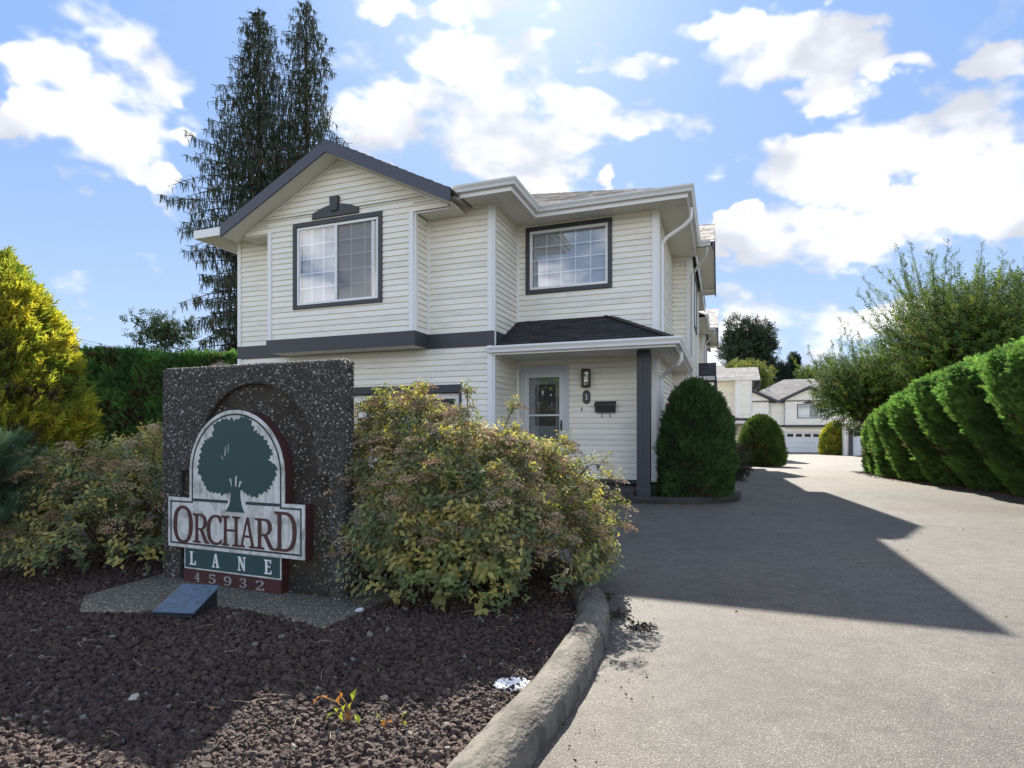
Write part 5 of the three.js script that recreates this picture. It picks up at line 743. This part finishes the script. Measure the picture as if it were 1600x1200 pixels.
{ // pine at the left edge
  R = RNG(91); const o = thing('pine', 'bluish green young pine with needle tufts at the lower left edge', 'pine', V(-4.55, 0.05, -4.75)), L = [], wood = [limb([V(0, 0, 0), V(0, 1.15, 0)], 0.05, 0.015)];
  const g = new GB(); for (let i = 0; i < 80; i++) { const t = i / 80, a = i * 2.4, d = V(Math.cos(a) * 0.62, 0.75, Math.sin(a) * 0.62).normalize(), p = V(0, t, 0), s = V(-d.z, 0, d.x).normalize().multiplyScalar(0.012), e = p.clone().addScaledVector(d, rr(0.24, 0.36)); g.tri([p.x - s.x, p.y, p.z - s.z], [p.x + s.x, p.y, p.z + s.z], [e.x, e.y, e.z]); }
  for (let i = 0; i < 90; i++) { const y = rr(0.2, 1.0), a = rr(0, 6.283), len = (1.3 - y) * rr(0.45, 0.75), e = V(Math.cos(a) * len, y + len * 0.45, Math.sin(a) * len), b = V(0, y * 0.9, 0); wood.push(limb([b, e.clone().multiplyScalar(0.6).setY(lerp(b.y, e.y, 0.5)), e], 0.012, 0.005, 4, 4)); for (let k = 0; k < 5; k++) { const p = b.clone().lerp(e, 1 - k * 0.16).add(rdir().multiplyScalar(0.05)); L.push([place(p, V(Math.cos(a) * 0.6 + rr(-.5, .5), rr(0.5, 1.1), Math.sin(a) * 0.6 + rr(-.5, .5)).normalize(), rr(0.17, 0.26)), shade(mixc([0.045, 0.10, 0.05], [0.09, 0.16, 0.08], R()), 0.7, 1.3)]); } }
  part(o, 'trunk', wood, M_bark); inst(o, 'needles', g.geo(), leafMat([1, 1, 1], 0.25), L);
}
{ // low brownish growth at the lane edge
  R = RNG(92); const x = (1149 - CX) / F * 15.4, o = thing('twiggy_shrub', 'small brownish twiggy shrub behind the tall conifer bush at the lane edge', 'shrub', V(x, G(x, 15.4), -15.4)), L = []; for (let i = 0; i < 900; i++) { const d = rdir(), q = Math.pow(R(), 0.4); L.push([place(V(d.x * 0.36 * q, 0.5 + d.y * 0.52 * q, d.z * 0.36 * q), d, rr(0.1, 0.18)), shade(R() < 0.5 ? [0.10, 0.075, 0.05] : [0.06, 0.07, 0.035], 0.6, 1.3)]); } inst(o, 'foliage', sprig(7, 0.4, 0.2), leafMat([1, 1, 1], 0.3), L); part(o, 'stems', [0, 1, 2, 3, 4, 5].map(i => limb([V(0, 0, 0), V(Math.cos(i) * 0.2, 0.8, Math.sin(i) * 0.2)], 0.012, 0.005, 4, 3)), M_twig);
}
{ // small things on the ground
  R = RNG(95);
  const seed = (label, px, py, list) => { const d = EYE * F / (py - HZ) * 0.965, x = (px - CX) / F * d, o = thing('seedling', label, 'seedling', V(x, bedY(x, d), -d), 0, null); const st = [], lv = []; for (const [lx, ly, lz, l, c] of list) { st.push(limb([V(0, 0, 0), V(lx * .3, ly * .75, lz * .5), V(lx, ly, lz)], 0.0028, 0.0015, 4, 5)); const g = leafGeo([[V(lx, ly, lz), V(lx || .01, rr(-.4, .1), lz).normalize(), V(0, 1, 0), l, l * 0.62, 0.25], [V(lx * .8, ly * .95, lz * .8), V(lz || .5, rr(-.2, .3), -lx).normalize(), V(0, 1, 0), l * .7, l * 0.45, 0.25]]); lv.push([g, c]); }
    part(o, 'stems', st, mat([0.3, 0.16, 0.04], 0.8)); for (const c of [0, 1]) { const q = lv.filter(e => e[1] === c).map(e => e[0]); if (q.length) part(o, 'leaves', q, leafMat(c ? [0.42, 0.17, 0.03] : [0.34, 0.38, 0.03], 0.45)); } return o; };
  seed('yellow seedling with orange drooping leaves on the gravel at the bottom', 545, 1120, [[-0.13, 0.11, -0.02, 0.05, 1], [-0.05, 0.11, -0.03, 0.045, 1], [-0.02, 0.07, 0.03, 0.05, 0], [0.03, 0.05, 0.02, 0.045, 0], [-0.06, 0.06, 0.02, 0.05, 0], [0.01, 0.09, -0.02, 0.05, 0]]);
  seed('small upright yellow green seedling with narrow leaves near the bottom edge', 600, 1128, [[0.02, 0.035, 0, 0.035, 1], [-0.02, 0.04, 0, 0.03, 0], [0.0, 0.05, 0.02, 0.028, 1]]);
  seed('tiny yellow green sprout on the gravel right of the seedlings', 628, 1124, [[0.0, 0.055, 0, 0.03, 0], [0.015, 0.03, 0.01, 0.022, 0]]);
  const lump = (name, label, cat, px, py, s, c, sq) => { const d = EYE * F / (py - HZ) * 0.965, x = (px - CX) / F * d, o = thing(name, label, cat, V(x, bedY(x, d) + s * 0.3, -d), rr(0, 6)), g = new THREE.IcosahedronGeometry(s, 3), p = g.attributes.position; for (let i = 0; i < p.count; i++) { const k = 0.7 + 0.7 * noise(p.getX(i) / s * 2 + 30, p.getY(i) / s * 2 + 30, p.getZ(i) / s * 2 + 30); p.setXYZ(i, p.getX(i) * k, p.getY(i) * k * sq, p.getZ(i) * k); } g.computeVertexNormals(); part(o, 'body', g, mat(c, 0.85)); return o; };
  lump('pale_stone', 'pale grey stone lying on the dark gravel at lower left', 'stone', 210, 1083, 0.022, [0.35, 0.36, 0.32], 0.8);
  lump('crumpled_paper', 'small crumpled white paper at the foot of the big shrub', 'litter', 562, 950, 0.03, [0.65, 0.68, 0.7], 0.45);
  { const d = 2.85, x = 0.005, o = thing('white_powder_patch', 'patch of spilt white powder on the gravel beside the kerb', 'spill', V(x, 0, -d)), L = []; for (let i = 0; i < 420; i++) { const a = rr(0, 6.28), q = Math.pow(R(), 0.8), px = Math.cos(a) * 0.095 * q, pz = Math.sin(a) * 0.07 * q; L.push([place(V(px, bedY(x + px, d - pz) + rr(-.002, 0.008), pz), rdir(), rr(0.003, 0.011)), col(0.75, 0.75, 0.74)]); } inst(o, 'powder', new THREE.IcosahedronGeometry(1, 1).scale(1, 0.6, 1), mat([1, 1, 1], 0.95), L); }
  const leaf = leafGeo([[V(0, 0, 0), V(0, 1, 0), V(0.2, 0, 1), 1, 0.6, 0.25]]), L = [];
  for (let i = 0; i < 190; i++) { const c = [[0.68, 4.35, 0.13, 0.1], [0.74, 3.95, 0.09, 0.12], [0.85, 3.7, 0.10, 0.06], [0.55, 4.75, .12, .15]][i % 4], x = c[0] + (R() + R() - 1) * c[2], d = c[1] + (R() + R() - 1) * c[3]; L.push([place(V(x, 0.008 + rr(0, 0.02), -d), V(rr(-1, 1), rr(-.1, 0.35), rr(-1, 1)).normalize(), rr(0.022, 0.042)), shade([0.045, 0.034, 0.026], 0.5, 1.5)]); }
  { const c = new THREE.CatmullRomCurve3(KERB.map(p => V(p[0], 0, -p[1]))); for (let i = 0; i < 260; i++) { const t = rr(0.05, 0.5), p = c.getPointAt(t), q = c.getTangentAt(t), o = 0.15 + Math.pow(R(), 3) * 0.35; if (fbm(t * 30, 1, 5, 3) < 0.42) continue; L.push([place(V(p.x - q.z * o, 0.006 + rr(0, .006), p.z + q.x * o), V(rr(-1, 1), rr(0, .3), rr(-1, 1)).normalize(), rr(0.006, 0.02)), shade([0.07, 0.05, 0.035], 0.5, 1.5)]); } }
  for (let i = 0; i < 60; i++) { const x = rr(0.8, 7), d = rr(2.6, 11); L.push([place(V(x, G(x, d) + 0.008, -d), V(rr(-1, 1), rr(0, .2), rr(-1, 1)).normalize(), rr(0.015, 0.035)), shade([0.14, 0.08, 0.03], 0.5, 1.5)]); }
  for (let i = 0; i < 160; i++) { const d = rr(2.2, 4.4), x = rr(-1.0, 0.1) * d; if (inPoly(x, d, BED)) L.push([place(V(x, bedY(x, d) + 0.018, -d), V(rr(-1, 1), rr(0, 0.4), rr(-1, 1)).normalize(), rr(0.012, 0.03)), shade([0.15, 0.10, 0.05], 0.4, 1.5)]); }
  for (let i = 0; i < 260; i++) { const x = rr(-0.1, 0.45), d = rr(3.3, 4.7); if (inPoly(x, d, BED) && inPoly(x + .2, d, BED)) L.push([place(V(x, bedY(x, d) + 0.02, -d), V(rr(-1, 1), rr(0, 0.4), rr(-1, 1)).normalize(), rr(0.02, 0.04)), shade([0.10, 0.045, 0.035], 0.5, 1.5)]); }
  inst(thing('fallen_leaves', 'dry brown fallen leaves gathered by the kerb and scattered around it', 'leaf litter', [0, 0, 0], 0, null, 'stuff'), 'leaf', leaf, leafMat([1, 1, 1], 0.2), L);
  const tw = []; for (let i = 0; i < 46; i++) { const d = rr(2.3, 4.0), x = rr(-0.95, 0.05) * d * 0.9; if (!inPoly(x, d, BED)) continue; const a = rr(0, 6.28), l = rr(0.03, 0.11), y = bedY(x, d) + 0.018; tw.push(limb([V(x, y, -d), V(x + Math.cos(a) * l * .5, y + rr(0, 0.02), -d + Math.sin(a) * l * .5), V(x + Math.cos(a) * l, y + rr(-.005, .02), -d + Math.sin(a) * l)], 0.0022, 0.001, 4, 4)); }
  const t = thing('fallen_twigs', 'thin pale dry twigs scattered over the lava gravel', 'twigs', [0, 0, 0], 0, null, 'stuff'); part(t, 'twig', tw, mat([0.28, 0.22, 0.15], 0.9));
}
for (const [k, label] of ['top of the three overhead wires above the left hedge', 'middle of the three overhead wires above the left hedge', 'lowest of the three overhead wires above the left hedge'].entries()) { const a = at(-60, 486 + k * 4, 60), b = at(420, 590 + k * 5, 75); tag(part(scene, numbered('overhead_wire'), tube([a, a.clone().lerp(b, 0.5).add(V(0, -0.4, 0)), b], 0.025, 5, 24), M_black), label, 'wire', 'overhead wires at the left'); }
renderer.render(scene, camera);
